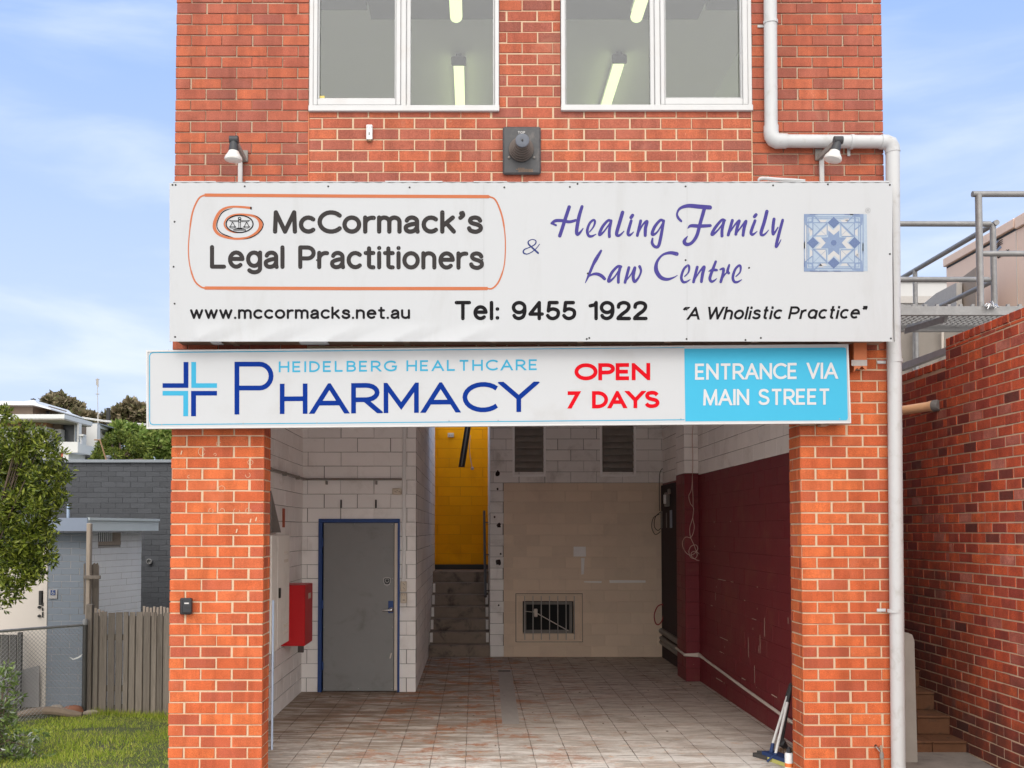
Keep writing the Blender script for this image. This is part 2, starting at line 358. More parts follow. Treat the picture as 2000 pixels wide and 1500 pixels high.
G = {  # skeletons: (width, [paths]); baseline 0, capitals 1
 'M': (.76, [[(0, 0), (.03, 1), (.38, 0), (.73, 1), (.76, 0)]]), 'c': (.48, [arc(.28, .365, .28, .365, 48, 312)]),
 'C': (.72, [arc(.44, .5, .44, .5, 42, 318, 20)]), 'o': (.56, [arc(.28, .365, .28, .365, 90, 450, 24)]),
 'r': (.30, [[(0, 0), (0, XH)], arc(.27, .40, .27, .32, 180, 78, 8)]),
 'm': (.78, [[(0, 0), (0, XH)], arc(.195, .50, .195, .23, 180, 0, 10) + [(.39, 0)], arc(.585, .50, .195, .23, 180, 0, 10) + [(.78, 0)]]),
 'n': (.46, [[(0, 0), (0, XH)], arc(.23, .48, .23, .25, 180, 0, 10) + [(.46, 0)]]),
 'h': (.46, [[(0, 0), (0, 1)], arc(.23, .48, .23, .25, 180, 0, 10) + [(.46, 0)]]),
 'u': (.46, [[(.46, XH), (.46, 0)], [(0, XH)] + arc(.23, .25, .23, .25, 180, 360, 10)]),
 'a': (.46, [arc(.24, .52, .2, .21, 165, 0, 10) + [(.44, .12), (.46, 0)], sm((.43, .42), (.2, .37), (.02, .26), (.03, .08), (.16, 0), (.33, .05), (.43, .2))]),
 'k': (.44, [[(0, 0), (0, 1)], [(0, .28), (.40, XH)], [(.16, .43), (.44, 0)]]),
 "'": (.12, [[(.05, .95), (.06, .95)], sm((.1, .97), (.12, .85), (.02, .72))]),
 's': (.44, [sm((.42, .57), (.36, .68), (.22, .73), (.07, .67), (.04, .54), (.12, .44), (.3, .37), (.43, .27), (.43, .1), (.3, 0), (.17, 0), (.05, .06), (0, .17))]),
 'L': (.5, [[(0, 1), (0, 0), (.5, 0)]]), 'l': (.02, [[(.01, 0), (.01, 1)]]), 'i': (.02, [[(.01, 0), (.01, XH)], [(.01, .99), (.012, .99)]]),
 'e': (.54, [[(.03, .40), (.53, .40)] + arc(.28, .365, .26, .365, 5, 312, 18)]),
 'g': (.5, [arc(.25, .39, .25, .34, 90, 450, 22), [(.5, XH), (.5, -.05)] + arc(.26, -.08, .24, .2, 0, -150, 9)]),
 'P': (.56, [[(0, 0), (0, 1), (.3, 1)] + arc(.3, .72, .26, .28, 90, -90, 10) + [(0, .44)]]),
 't': (.32, [[(.14, .97), (.14, .12)] + arc(.26, .12, .12, .12, 180, 270, 5) + [(.32, 0)], [(0, XH), (.32, XH)]]),
 'w': (.74, [[(0, XH), (.19, 0), (.37, XH), (.55, 0), (.74, XH)]]), '.': (.03, [[(.01, 0), (.02, 0)]]), ':': (.03, [[(.01, .04), (.02, .04)], [(.01, .6), (.02, .6)]]),
 'T': (.62, [[(0, 1), (.62, 1)], [(.31, 1), (.31, 0)]]),
 '9': (.54, [arc(.27, .69, .27, .31, 0, 360, 24), sm((.54, .69), (.54, .4), (.46, .12), (.27, 0), (.1, .06), (.03, .18))]),
 '4': (.58, [[(.44, 0), (.44, 1), (0, .28), (.58, .28)]]),
 '5': (.52, [[(.46, 1), (.09, 1), (.04, .48)] + sm((.04, .48), (.14, .57), (.3, .6), (.48, .5), (.52, .3), (.45, .1), (.27, 0), (.1, .05), (.01, .18))]),
 '1': (.28, [[(.28, 0), (.28, 1), (.22, .86), (0, .80)]]),
 '2': (.54, [sm((.02, .72), (.06, .9), (.26, 1), (.47, .92), (.52, .72), (.42, .5), (.2, .28), (.02, .06)) + [(.0, 0), (.54, 0)]]),
 'A': (.72, [[(0, 0), (.36, 1), (.72, 0)], [(.12, .32), (.60, .32)]]), 'W': (1.0, [[(0, 1), (.25, 0), (.5, 1), (.75, 0), (1, 1)]]),
 '“': (.2, [sm((.09, 1.0), (.02, .9), (.0, .8)), sm((.24, 1.0), (.17, .9), (.15, .8))]), '”': (.2, [sm((.05, 1.0), (.06, .9), (.0, .78)), sm((.2, 1.0), (.21, .9), (.15, .78))]),
 'H': (.62, [[(0, 0), (0, 1)], [(.62, 0), (.62, 1)], [(0, .5), (.62, .5)]]), 'E': (.5, [[(.5, 1), (0, 1), (0, 0), (.5, 0)], [(0, .5), (.45, .5)]]),
 'I': (.02, [[(.01, 0), (.01, 1)]]), 'D': (.62, [[(.2, 0), (0, 0), (0, 1), (.2, 1)] + arc(.2, .5, .42, .5, 90, -90, 16)]),
 'B': (.54, [[(.3, .53), (0, .53), (0, 1), (.28, 1)] + arc(.28, .765, .22, .235, 90, -90, 9), [(0, .53), (0, 0), (.3, 0)] + arc(.3, .265, .24, .265, -90, 90, 9)]),
 'R': (.58, [[(0, 0), (0, 1), (.3, 1)] + arc(.3, .72, .26, .28, 90, -90, 10) + [(0, .44)], [(.27, .44), (.58, 0)]]),
 'G': (.76, [arc(.44, .5, .44, .5, 42, 318, 18) + [(.80, .45), (.5, .45)]]), 'O': (.84, [arc(.42, .5, .42, .5, 90, 450, 28)]),
 'N': (.64, [[(0, 0), (0, 1), (.64, 0), (.64, 1)]]), 'V': (.66, [[(0, 1), (.33, 0), (.66, 1)]]), 'Y': (.7, [[(0, 1), (.35, .46), (.7, 1)], [(.35, .46), (.35, 0)]]),
 'S': (.58, [sm((.55, .82), (.46, .95), (.29, 1), (.1, .94), (.04, .76), (.12, .6), (.3, .51), (.5, .42), (.57, .24), (.48, .06), (.28, 0), (.1, .05), (.0, .2))]),
 '7': (.52, [[(0, 1), (.52, 1), (.14, 0)]]),
}
G['ɑ'] = (.52, [arc(.26, .365, .26, .365, 90, 450, 22), [(.52, XH), (.52, 0)]])       # single-storey a
def write(mb, text, x0, x1, yb, yt, w, to, track=.2, space=.42, rnd=True, shear=0., slope=0.):
    # text between x0 and x1, outer cap height from yb (baseline) up to yt, stroke width w, all in photo units
    adv = []; x = 0.
    for i, ch in enumerate(text):
        if ch == ' ': x += space; adv.append(None); continue
        adv.append(x); x += G[ch][0] + track
    tot = x - track; sx = (x1 - x0 - w) / tot; h = (yb - yt) - w
    for ch, a in zip(text, adv):
        if a is None: continue
        for path in G[ch][1]:
            pts = []
            for (gx, gy) in path:
                X = x0 + w / 2 + (a + gx) * sx + shear * gy * h; Y = yb - w / 2 - gy * h
                pts.append((X, Y + slope * (X - x0)))
            if rnd: ribbon(mb, pts, w, to, True, split=35); continue
            cl = (lambda X: yt + slope * (X - x0), lambda X: yb + slope * (X - x0))
            if len(pts) == 2 and math.hypot(pts[0][0] - pts[1][0], pts[0][1] - pts[1][1]) < w * .5:
                x, y = pts[0]; ribbon(mb, [(x - shear * w * .3, y - w * .55), (x + shear * w * .3, y + w * .55)][::-1] if False else [(x + shear * w * .5, y - w * .55), (x - shear * w * .5, y + w * .55)], w, to, False); continue
            if math.hypot(pts[0][0] - pts[-1][0], pts[0][1] - pts[-1][1]) > w * .5:
                for e, i2 in ((0, 1), (-1, -2)):
                    (x, y), (x2, y2) = pts[e], pts[i2]; d = math.hypot(x - x2, y - y2) + 1e-9; base = y - slope * (x - x0)
                    if abs(y - y2) / d > .5 and (abs(base - yt) < w * .8 or abs(base - yb) < w * .8): pts[e] = (x + (x - x2) / d * w, y + (y - y2) / d * w)
            ribbon(mb, pts, w, to, False, clip=cl)
def nib(mb, pts, w, to, taper=.25, n=6):
    k = len(pts); ws = list(w) if isinstance(w, (list, tuple)) else [w] * k
    q = smooth_path([(*p, ww) for p, ww in zip(pts, ws)], n)
    ribbon(mb, [p[:2] for p in q], [max(p[2], 1e-3) for p in q], to, True, split=70)
# ================================================================ materials of the place
pm('mortar', (.56, .41, .275), .95, .12, 30, .4, 120)
pm('mortar_dark', (.46, .35, .25), .95, .18, 14, .4, 120)
brick_mat('brick_pier', [(.36, .085, .046), (.49, .102, .036), (.55, .122, .040), (.60, .15, .048), (.40, .09, .05)], .35, stain=.10)
brick_mat('brick_upper', [(.25, .085, .062), (.36, .098, .060), (.40, .103, .056), (.45, .118, .055), (.37, .108, .066), (.30, .092, .066)], .25, stain=.25)
brick_mat('brick_side', [(.10, .036, .028), (.30, .052, .034), (.42, .070, .034), (.52, .085, .034), (.58, .10, .036), (.62, .11, .038), (.64, .13, .045), (.54, .095, .038), (.44, .08, .04), (.34, .065, .042), (.56, .20, .14)], .2, stain=.22)
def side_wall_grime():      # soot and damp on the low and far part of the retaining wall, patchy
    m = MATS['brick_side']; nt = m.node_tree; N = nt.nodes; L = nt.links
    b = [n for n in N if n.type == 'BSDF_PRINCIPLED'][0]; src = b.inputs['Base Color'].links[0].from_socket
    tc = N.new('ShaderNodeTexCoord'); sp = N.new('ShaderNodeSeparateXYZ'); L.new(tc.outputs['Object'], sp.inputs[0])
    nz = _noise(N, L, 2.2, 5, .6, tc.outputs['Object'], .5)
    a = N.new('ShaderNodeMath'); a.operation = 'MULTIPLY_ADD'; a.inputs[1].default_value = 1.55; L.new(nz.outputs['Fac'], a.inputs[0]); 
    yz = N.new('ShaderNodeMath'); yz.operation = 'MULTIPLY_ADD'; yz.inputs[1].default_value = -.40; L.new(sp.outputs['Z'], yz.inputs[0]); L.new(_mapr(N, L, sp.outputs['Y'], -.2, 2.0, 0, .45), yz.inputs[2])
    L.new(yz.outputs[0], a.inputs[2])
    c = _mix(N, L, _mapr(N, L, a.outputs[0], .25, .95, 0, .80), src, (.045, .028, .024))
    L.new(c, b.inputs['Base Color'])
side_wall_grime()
def block_mat(name, col, dirt, amt=.35):
    return pm(name, col, .8, .05, 3, .35, 90, dirt=dirt, dirt_amt=amt, dirt_scale=2.4, spec=.15, isl=.045)
block_mat('block_white', (.84, .81, .78), (.30, .26, .22), .45)
block_mat('block_left', (.86, .83, .80), (.46, .40, .35), .35)
block_mat('block_cream', (.72, .575, .44), (.54, .42, .32), .35)
block_mat('block_yellow', (.88, .37, .004), (.64, .23, .004), .4)
pm('joint_grey', (.26, .24, .22), .9, .2, 10)
pm('joint_yellow', (.66, .27, .005), .9, .2, 10)
pm('joint_maroon', (.12, .012, .017), .6, .2, 10)
def maroon():
    m = pm('block_maroon', (.16, .014, .020), .5, .12, 4, .25, 60, dirt=(.20, .06, .04), dirt_amt=.5, dirt_scale=2.5)
    nt = m.node_tree; N = nt.nodes; L = nt.links; b = [n for n in N if n.type == 'BSDF_PRINCIPLED'][0]; src = b.inputs['Base Color'].links[0].from_socket
    n = _noise(N, L, 42, 3, .6, _vec(N, L, (1, .5, 1))); c = _mix(N, L, _mapr(N, L, n.outputs['Fac'], .73, .78, 0, .8), src, (.55, .42, .3))
    L.new(c, b.inputs['Base Color'])
maroon()
def floor_mat():
    m, nt, N, L, b, o = _nt('floor_tiles'); tc = N.new('ShaderNodeTexCoord'); O = tc.outputs['Object']
    br = N.new('ShaderNodeTexBrick'); br.offset = 0; br.squash = 1
    for k, v in (('Scale', 1.0), ('Mortar Size', .0065), ('Mortar Smooth', .6), ('Brick Width', .297), ('Row Height', .3)): br.inputs[k].default_value = v
    br.inputs['Color1'].default_value = (.58, .52, .455, 1); br.inputs['Color2'].default_value = (.68, .62, .555, 1); br.inputs['Mortar'].default_value = (.5, .44, .38, 1)
    mp = N.new('ShaderNodeMapping'); mp.inputs['Location'].default_value = (.07, .06, 0); L.new(O, mp.inputs[0])
    nd = _noise(N, L, 7, 4, .6, O); va = N.new('ShaderNodeVectorMath'); va.operation = 'MULTIPLY_ADD'; va.inputs[1].default_value = (.022, .022, 0)
    L.new(nd.outputs['Color'], va.inputs[0]); L.new(mp.outputs[0], va.inputs[2]); L.new(va.outputs[0], br.inputs['Vector'])
    c = br.outputs['Color']
    sp = N.new('ShaderNodeSeparateXYZ'); L.new(O, sp.inputs[0])
    def mul(p, q):
        x = N.new('ShaderNodeMath'); x.operation = 'MULTIPLY'; L.new(p, x.inputs[0]); L.new(q, x.inputs[1]); return x.outputs[0]
    st = _noise(N, L, 13, 8, .75, _vec(N, L, (.28, 4.5, 1)), .2)          # the grain of the pressed slabs, running across
    c = _mix(N, L, _mapr(N, L, st.outputs['Fac'], .46, .62, 0, .8), c, (.30, .22, .165))
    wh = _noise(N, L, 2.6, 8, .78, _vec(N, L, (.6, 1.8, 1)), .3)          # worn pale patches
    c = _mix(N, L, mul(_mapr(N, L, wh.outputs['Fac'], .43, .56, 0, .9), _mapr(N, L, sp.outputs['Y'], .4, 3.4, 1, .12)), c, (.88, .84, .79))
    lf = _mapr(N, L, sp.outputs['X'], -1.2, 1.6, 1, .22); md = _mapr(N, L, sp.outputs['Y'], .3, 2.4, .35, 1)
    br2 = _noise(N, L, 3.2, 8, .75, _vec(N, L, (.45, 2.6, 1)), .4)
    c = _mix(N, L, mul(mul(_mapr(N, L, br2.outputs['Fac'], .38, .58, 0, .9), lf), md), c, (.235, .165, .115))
    big = _noise(N, L, 1.1, 6, .65, O, .5)                                   # oil and dirt
    c = _mix(N, L, _mapr(N, L, big.outputs['Fac'], .53, .72, 0, .7), c, (.26, .19, .14))
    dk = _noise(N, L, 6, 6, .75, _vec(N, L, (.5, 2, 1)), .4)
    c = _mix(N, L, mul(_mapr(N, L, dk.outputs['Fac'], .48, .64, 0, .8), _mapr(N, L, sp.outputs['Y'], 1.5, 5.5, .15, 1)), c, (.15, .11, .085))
    rs = _noise(N, L, 2.3, 9, .78, _vec(N, L, (.8, 1.3, 1)), .4)
    dx = N.new('ShaderNodeMath'); dx.operation = 'ABSOLUTE'; ad = N.new('ShaderNodeMath'); ad.inputs[1].default_value = .1; L.new(sp.outputs['X'], ad.inputs[0]); L.new(ad.outputs[0], dx.inputs[0])
    c = _mix(N, L, mul(_mapr(N, L, rs.outputs['Fac'], .50, .60, 0, .8), _mapr(N, L, dx.outputs[0], .2, 1.9, 1, .12)), c, (.42, .15, .055))
    rs2 = _noise(N, L, 5.3, 7, .8, _vec(N, L, (.9, 1.2, 1)), .4)
    c = _mix(N, L, mul(_mapr(N, L, rs2.outputs['Fac'], .56, .66, 0, .75), _mapr(N, L, sp.outputs['Y'], .4, 3.2, 1, .1)), c, (.66, .36, .16))
    # joints: dark, fading where dirt has filled them
    jn = _noise(N, L, 4, 4, .6, O)
    c = _mix(N, L, mul(br.outputs['Fac'], _mapr(N, L, jn.outputs['Fac'], .35, .65, .12, .75)), c, (.10, .07, .05))
    L.new(c, b.inputs['Base Color']); b.inputs['Roughness'].default_value = .85; b.inputs['Specular IOR Level'].default_value = .2
    bp = N.new('ShaderNodeBump'); bp.inputs['Strength'].default_value = .6; bp.inputs['Distance'].default_value = .006
    sm_ = N.new('ShaderNodeMath'); sm_.operation = 'MULTIPLY_ADD'; sm_.inputs[1].default_value = -1.0; L.new(br.outputs['Fac'], sm_.inputs[0]); L.new(st.outputs['Fac'], sm_.inputs[2])
    L.new(sm_.outputs[0], bp.inputs['Height']); L.new(bp.outputs[0], b.inputs['Normal'])
floor_mat()
pm('white_frame', (.52, .515, .505), .45, .06, 8, dirt=(.45, .38, .32), dirt_amt=.25, dirt_scale=5)
pm('sign_white', (.425, .43, .435), .5, .015, 2, dirt=(.36, .355, .345), dirt_amt=.35, dirt_scale=2.2, stretch=(2.2, 1, .5))
pm('sign_white_low', (.44, .445, .45), .5, .015, 2, dirt=(.37, .355, .34), dirt_amt=.4, dirt_scale=2.0)
pm('sign_timber', (.30, .22, .16), .85, .3, 9, .2, 60, stretch=(.3, 3, 3))
pm('vinyl_charcoal', (.036, .032, .031), .7, .2, 3, spec=.08); pm('vinyl_black', (.009, .008, .009), .7, .2, 3, spec=.08)
pm('vinyl_orange', (.43, .135, .062), .7, .12, 4, spec=.08); pm('vinyl_violet', (.058, .048, .20), .7, .1, 4, spec=.08); pm('vinyl_navy', (.03, .04, .14), .7, .1, 4, spec=.08)
pm('vinyl_blue', (.002, .024, .185), .7, .1, 3, spec=.08); pm('vinyl_cyan', (.045, .31, .47), .7, .08, 3, spec=.08); pm('vinyl_panel_blue', (.055, .36, .53), .7, .05, 2, spec=.08)
pm('vinyl_red', (.52, .003, .010), .7, .05, 3, spec=.08); pm('vinyl_white', (.50, .50, .50), .4, .02, 3); pm('vinyl_grey', (.30, .30, .30), .5, .1, 3)
pm('tile_pale', (.29, .35, .42), .5, .12, 60); pm('tile_mid', (.155, .21, .32), .5, .2, 90); pm('tile_dark', (.085, .125, .24), .5, .45, 140); pm('tile_white', (.42, .41, .40), .5, .05, 20)
pm('screw_black', (.02, .018, .016), .5)
pm('pvc_white', (.48, .48, .475), .4, .03, 4, dirt=(.27, .24, .20), dirt_amt=.45, dirt_scale=9)
pm('lamp_black', (.035, .035, .038), .5, .2, 20); pm('lamp_glass', (.62, .60, .56), .25, .12, 30, spec=.7); pm('bracket_grey', (.22, .20, .18), .6, .2, 20, dirt=(.25, .12, .06), dirt_amt=.5, dirt_scale=20)
pm('conduit_grey', (.50, .48, .46), .5, .08, 10)
pm('flue_black', (.055, .054, .056), .5, .25, 14, dirt=(.20, .17, .15), dirt_amt=.4, dirt_scale=12); pm('flue_fin', (.11, .09, .078), .5, .25, 20, metal=.3); pm('flue_cap', (.10, .108, .13), .5, .25, 30)
pm('box_black', (.022, .023, .026), .4, .2, 10)
pm('steel_galv', (.27, .265, .26), .5, .2, 16, .15, 40, metal=.3, dirt=(.42, .41, .40), dirt_amt=.5, dirt_scale=9)
pm('steel_dark', (.09, .085, .08), .5, .2, 10, metal=.5); pm('steel_shiny', (.6, .6, .6), .25, .05, 5, metal=1)
pm('door_grey', (.235, .235, .23), .6, .08, 2, .15, 30, dirt=(.13, .12, .11), dirt_amt=.6, dirt_scale=2.6); pm('frame_blue', (.022, .06, .21), .5, .12, 8); pm('edge_cream', (.60, .53, .46), .6, .1, 8)
pm('cabinet_cream', (.78, .74, .68), .5, .04, 3, dirt=(.35, .31, .27), dirt_amt=.3); pm('cabinet_red', (.50, .006, .010), .4, .06, 3)
pm('plastic_beige', (.58, .50, .40), .5, .05, 8); pm('plastic_white', (.7, .69, .67), .4, .05, 8); pm('rust_red', (.42, .10, .05), .7, .2, 20)
pm('louvre_glass', (.30, .27, .24), .25, .3, 6); pm('dark_void', (.012, .011, .010), .9)
pm('ceiling_paint', (.88, .84, .87), .8, .03, 2); pm('bulkhead', (.10, .092, .085), .85, .08, 3); pm('upper_wall', (.85, .85, .84), .85, .05, 3)
emit('tube_lit', (.80, .95, .43), 1.15); glass_mat('window_glass', (.83, .845, .86), 1.9)
pm('step_conc', (.25, .195, .155), .85, .25, 7, .3, 60, dirt=(.03, .025, .022), dirt_amt=.95, dirt_scale=3.4)
pm('concrete', (.27, .24, .21), .9, .15, 8, .3, 120, dirt=(.22, .19, .17), dirt_amt=.5, dirt_scale=2.5)
pm('concrete_patch', (.40, .365, .335), .85, .15, 14, .2, 80, stretch=(1, .3, 1)); pm('slab_edge', (.3, .27, .25), .9, .2, 8)
pm('tile_terracotta', (.125, .058, .032), .85, .35, 7, .3, 90, dirt=(.03, .026, .022), dirt_amt=.85, dirt_scale=7, spec=.08)
pm('orange_pvc', (.80, .46, .25), .5, .1, 12, dirt=(.45, .30, .18), dirt_amt=.4); pm('cap_grey', (.17, .16, .15), .8, .3, 30)
pm('painted_orange', (.50, .15, .055), .6, .1, 16); pm('raw_grey', (.42, .39, .36), .8, .15, 20)
pm('aircon_beige', (.80, .57, .43), .5, .04, 3); pm('aircon_dark', (.30, .235, .185), .6, .06, 3); pm('panel_white', (.50, .49, .475), .7, .04, 3)
pm('timber_grey', (.215, .180, .150), .9, .45, 12, .9, 40, stretch=(6, 6, .3), dirt=(.10, .075, .058), dirt_amt=.85, dirt_scale=6, isl=.22)
pm('timber_pale', (.42, .345, .28), .9, .25, 9, .5, 40, stretch=(6, 6, .35), dirt=(.20, .16, .13), dirt_amt=.6, dirt_scale=5)
pm('paint_bluegrey_shaded', (.18, .205, .24), .7, .06, 4); pm('paint_lightgrey', (.86, .86, .86), .7, .06, 4); pm('fascia_blue', (.24, .28, .36), .5, .04, 4); pm('fascia_green', (.66, .72, .73), .5, .04, 4)  # the front wall's blue grey is darkened for the shade under the eave
pm('paint_charcoal', (.060, .063, .070), .65, .15, 5, .6, 30, dirt=(.085, .09, .098), dirt_amt=.5, dirt_scale=2, stretch=(.5, 1, 2.5), isl=.12); pm('cap_metal', (.23, .25, .27), .5, .1, 5)
pm('door_beige', (.60, .54, .48), .6, .04, 3); pm('sign_navy', (.02, .045, .16), .5); pm('plate_grey', (.36, .34, .33), .5)
pm('house_white', (.60, .595, .58), .7, .03, .6, dirt=(.62, .60, .58), dirt_amt=.4, dirt_scale=.5); pm('house_tan', (.40, .22, .12), .8, .06, 1); pm('house_brown', (.20, .15, .11), .8, .06, 1); pm('house_dark', (.05, .053, .06), .3, .2, 1); pm('roof_white', (.62, .62, .61), .5, .03, .5); pm('soffit', (.45, .41, .37), .8)
pm('bark', (.13, .095, .07), .95, .3, 12, .6, 40, stretch=(1, 1, .3)); pm('log', (.20, .15, .11), .95, .3, 8, .5, 30); pm('stone_red', (.26, .11, .065), .9, .3, 8, .5, 30); pm('stone_tan', (.33, .27, .21), .9, .3, 8, .5, 30)
pm('soil', (.10, .085, .05), .95, .35, 3, .5, 20, dirt=(.17, .13, .08), dirt_amt=.6, dirt_scale=2); pm('lawn_soil', (.075, .085, .022), .95, .3, 3, .4, 30, dirt=(.14, .10, .055), dirt_amt=.6, dirt_scale=1.6)
pm('asphalt', (.50, .48, .45), .9, .15, 4, .3, 60); pm('path_conc', (.20, .17, .145), .9, .25, 8, .4, 90, dirt=(.08, .068, .058), dirt_amt=.8, dirt_scale=3)
leaf_mat('leaf_near', [(.035, .05, .012), (.10, .145, .018), (.20, .25, .03), (.34, .38, .06), (.05, .06, .018)], .35, .35)
leaf_mat('leaf_silver', [(.06, .10, .02), (.12, .18, .035), (.20, .26, .08), (.10, .16, .03), (.48, .48, .46)], .2, .5)
leaf_mat('leaf_gum', [(.10, .085, .045), (.19, .155, .085), (.28, .22, .14), (.15, .17, .06)], .15, .7)
leaf_mat('leaf_dark', [(.05, .07, .015), (.11, .16, .025), (.18, .22, .035), (.24, .26, .05)], .2, .6)
leaf_mat('leaf_light', [(.11, .17, .035), (.20, .29, .06), (.28, .36, .09), (.34, .37, .11)], .3, .6)
leaf_mat('grass', [(.17, .25, .02), (.28, .38, .03), (.42, .49, .055), (.56, .52, .12), (.22, .32, .028)], .35, .6)
pm('mop_blue', (.02, .045, .14), .6, .15, 30); pm('sponge', (.55, .52, .16), .8, .15, 30); pm('mop_grey', (.06, .055, .052), .8, .25, 40); pm('handle_white', (.74, .73, .71), .35, .05, 10); pm('grip_black', (.04, .04, .042), .5); pm('bristle', (.30, .18, .10), .9, .3, 30)
pm('can_white', (.7, .7, .7), .3); pm('can_orange', (.75, .18, .04), .4); pm('can_black', (.03, .03, .035), .4); pm('hose_red', (.33, .02, .025), .5); pm('wire_pink', (.55, .36, .30), .5); pm('cable_dark', (.03, .028, .026), .6)
pm('paint_chip', (.60, .50, .40), .8); pm('yellow_tag', (.62, .50, .12), .5); pm('strip_blue', (.33, .41, .52), .4, .1, 10); pm('black_mould', (.035, .020, .020), .9, .3, 30); pm('aqua', (.10, .33, .55), .5)
pm('apron_conc', (.62, .59, .55), .9, .15, 6, .3, 90)
# ================================================================ setting
YD = PZ(700, 1352, 0).y; YB = PZ(1120, 1283, 0).y           # door wall, back wall
XL, XR = -2.343, 3.186; WL, WR = -2.11, 2.93; ZC = 3.78
def gz(x, y):
    if x < -2.3 and y > -1: return -.05 - .05 * max(y, 0) + .02 * math.sin(x * 2.1 + y * 1.3) - max(0, y - 4.6) * .03
    if x > 3.2 and y > -1: return .12 + .05 * (y - .3) - .1
    return -.06 - .01 * max(0, -y)
def ground(mb):
    xs = sorted(set([-900, -300, -80, -30, -12] + [-9 + .45 * i for i in range(15)] + [-2.36, -2.3, -2, 0, 3.15, 3.25, 4, 6, 12, 40, 200, 900])); ys = [-300, -60, -20, -8, -3, -1.02, -.98] + [.45 * i for i in range(0, 28)] + [16, 25, 50, 120, 400, 1500]
    n = len(xs); vs = [(x, y, gz(x, y) if -20 < y < 14 else -.55) for y in ys for x in xs]
    mb.add(vs, [(j * n + i, j * n + i + 1, (j + 1) * n + i + 1, (j + 1) * n + i) for j in range(len(ys) - 1) for i in range(n - 1) if not (XL + .05 < (xs[i] + xs[i + 1]) / 2 < XR - .05 and 0 <= ys[j] < 10)])
struct(part(None, 'ground', 'soil', ground))
struct(part(None, 'road', 'asphalt', lambda m: m.box(-300, 300, -30, -1.6, -.5, -.085 + .06)))
struct(part(None, 'floor', 'floor_tiles', lambda m: m.box(WL - .3, WR + .3, -.6, YB + .3, -.25, 0)))
struct(part(None, 'apron', 'apron_conc', lambda m: m.box(XL - .1, XR + .1, -1.6, -.6, -.25, -.012)))
def lawnsheet(mb):
    xs = [-6.6 + .25 * i for i in range(18)] + [-2.345]; xs = sorted(x for x in set(xs) if x <= -2.345); ys = [-.6 + .25 * i for i in range(22)]; n = len(xs)
    mb.add([(x, y, gz(x, y) + .012 + .015 * math.sin(3 * x) * math.sin(2.3 * y)) for y in ys for x in xs], [(j * n + i, j * n + i + 1, (j + 1) * n + i + 1, (j + 1) * n + i) for j in range(len(ys) - 1) for i in range(n - 1)])
struct(part(None, 'lawn', 'lawn_soil', lawnsheet))
struct(part(None, 'path', 'path_conc', lambda m: m.add([(3.19, -1.6, .03), (4.3, -1.6, .03), (4.3, .66, .135), (3.19, .66, .135)], [(0, 1, 2, 3)])))
# ================================================================ the brick building
bld = thing('brick_building', ((XL + XR) / 2, 0, 0), 'two storey red brick building over an open carport with white framed windows', 'building')
R_ = random.Random(11)
fz = front(0.0)
pz0 = P(450, 832, 0).z; UZ0 = 3.36; UZT = 6.75
# piers
def pier(x0, x1, dep, inner, ph, seed):
    def f(mb):
        r = random.Random(seed)
        bricks(mb, fz, x0, x1, -.2, UZ0, .2415, .0852, .0145, rng=r, phase=ph, mh=.0105)
        xs_ = x1 if inner > 0 else x0
        bricks(mb, side(xs_, inner), .013, dep, -.2, UZ0, .24, .0852, .012, mh=.0105, rng=r, phase=ph + 1, off=.06)
        xo = x0 if inner > 0 else x1
        bricks(mb, side(xo, -inner), .013, dep, -.2, UZ0, .24, .0852, .012, mh=.0105, rng=r, phase=ph + 1)
    o = part(bld, 'pier', 'brick_pier', f)
    part(o, 'mortar', 'mortar', lambda m: m.box(x0 + .006, x1 - .006, .006, dep, -.25, UZ0 - .002))
    return o
xi0 = P(514, 1150, 0).x; xi1 = P(1566, 1150, 0).x
pier(XL, xi0, .24, 1, 0, 5); pier(xi1, XR, .27, -1, 1, 6)
part(bld, 'lintel', 'concrete', lambda m: m.box(xi0 + .003, xi1 - .003, .03, .24, pz0 + .05, UZ0 - .003))
# upper wall: three panels, windows cut through
jx0 = P(603, 250, 0).x; jx1 = P(1468.5, 250, 0).x
def wpx(x0, x1, yb): a = P(x0, yb, 0); b = P(x1, yb, 0); return (a.x, b.x, a.z, 9.)
H1 = wpx(604, 975, 219); H2 = wpx(1095, 1468, 218)
def up_l(mb): bricks(mb, fz, XL, jx0 - .004, UZ0, UZT, .2385, .0857, .0085, mh=.0095, rng=random.Random(21), phase=1, holes=[H1]); bricks(mb, side(XL, -1), .013, 3.0, UZ0, UZT, .24, .0857, .009, rng=random.Random(22))
def up_c(mb): bricks(mb, front(.002), jx0 + .004, jx1 - .004, UZ0 + .03, UZT, .2405, .0855, .0115, mh=.009, rng=random.Random(23), holes=[H1, H2], off=.10)
def up_r(mb): bricks(mb, fz, jx1 + .004, XR, UZ0, UZT, .2385, .0857, .0085, mh=.0095, rng=random.Random(24), off=.0, holes=[H2]); bricks(mb, side(XR, 1), .013, 3.0, UZ0, UZT, .24, .0857, .009, rng=random.Random(25))
hs = [H1, H2]
for nm, fn, a, b, mo in (('upper_wall', up_l, XL, jx0, 'mortar_dark'), ('upper_wall', up_c, jx0, jx1, 'mortar'), ('upper_wall', up_r, jx1, XR, 'mortar_dark')):
    o = part(bld, nm, 'brick_upper', fn)
    part(o, 'mortar', mo, lambda m: slab(m, fz, a + (.006 if a == XL else 0), b - (.006 if b == XR else 0), UZ0, UZT, -.24, -.010 if mo == 'mortar_dark' else -.007, hs))
part(bld, 'expansion_joint', 'painted_orange', lambda m: (m.box(jx0 - .004, jx0 + .003, .0, .01, 4.55, H1[2]),))
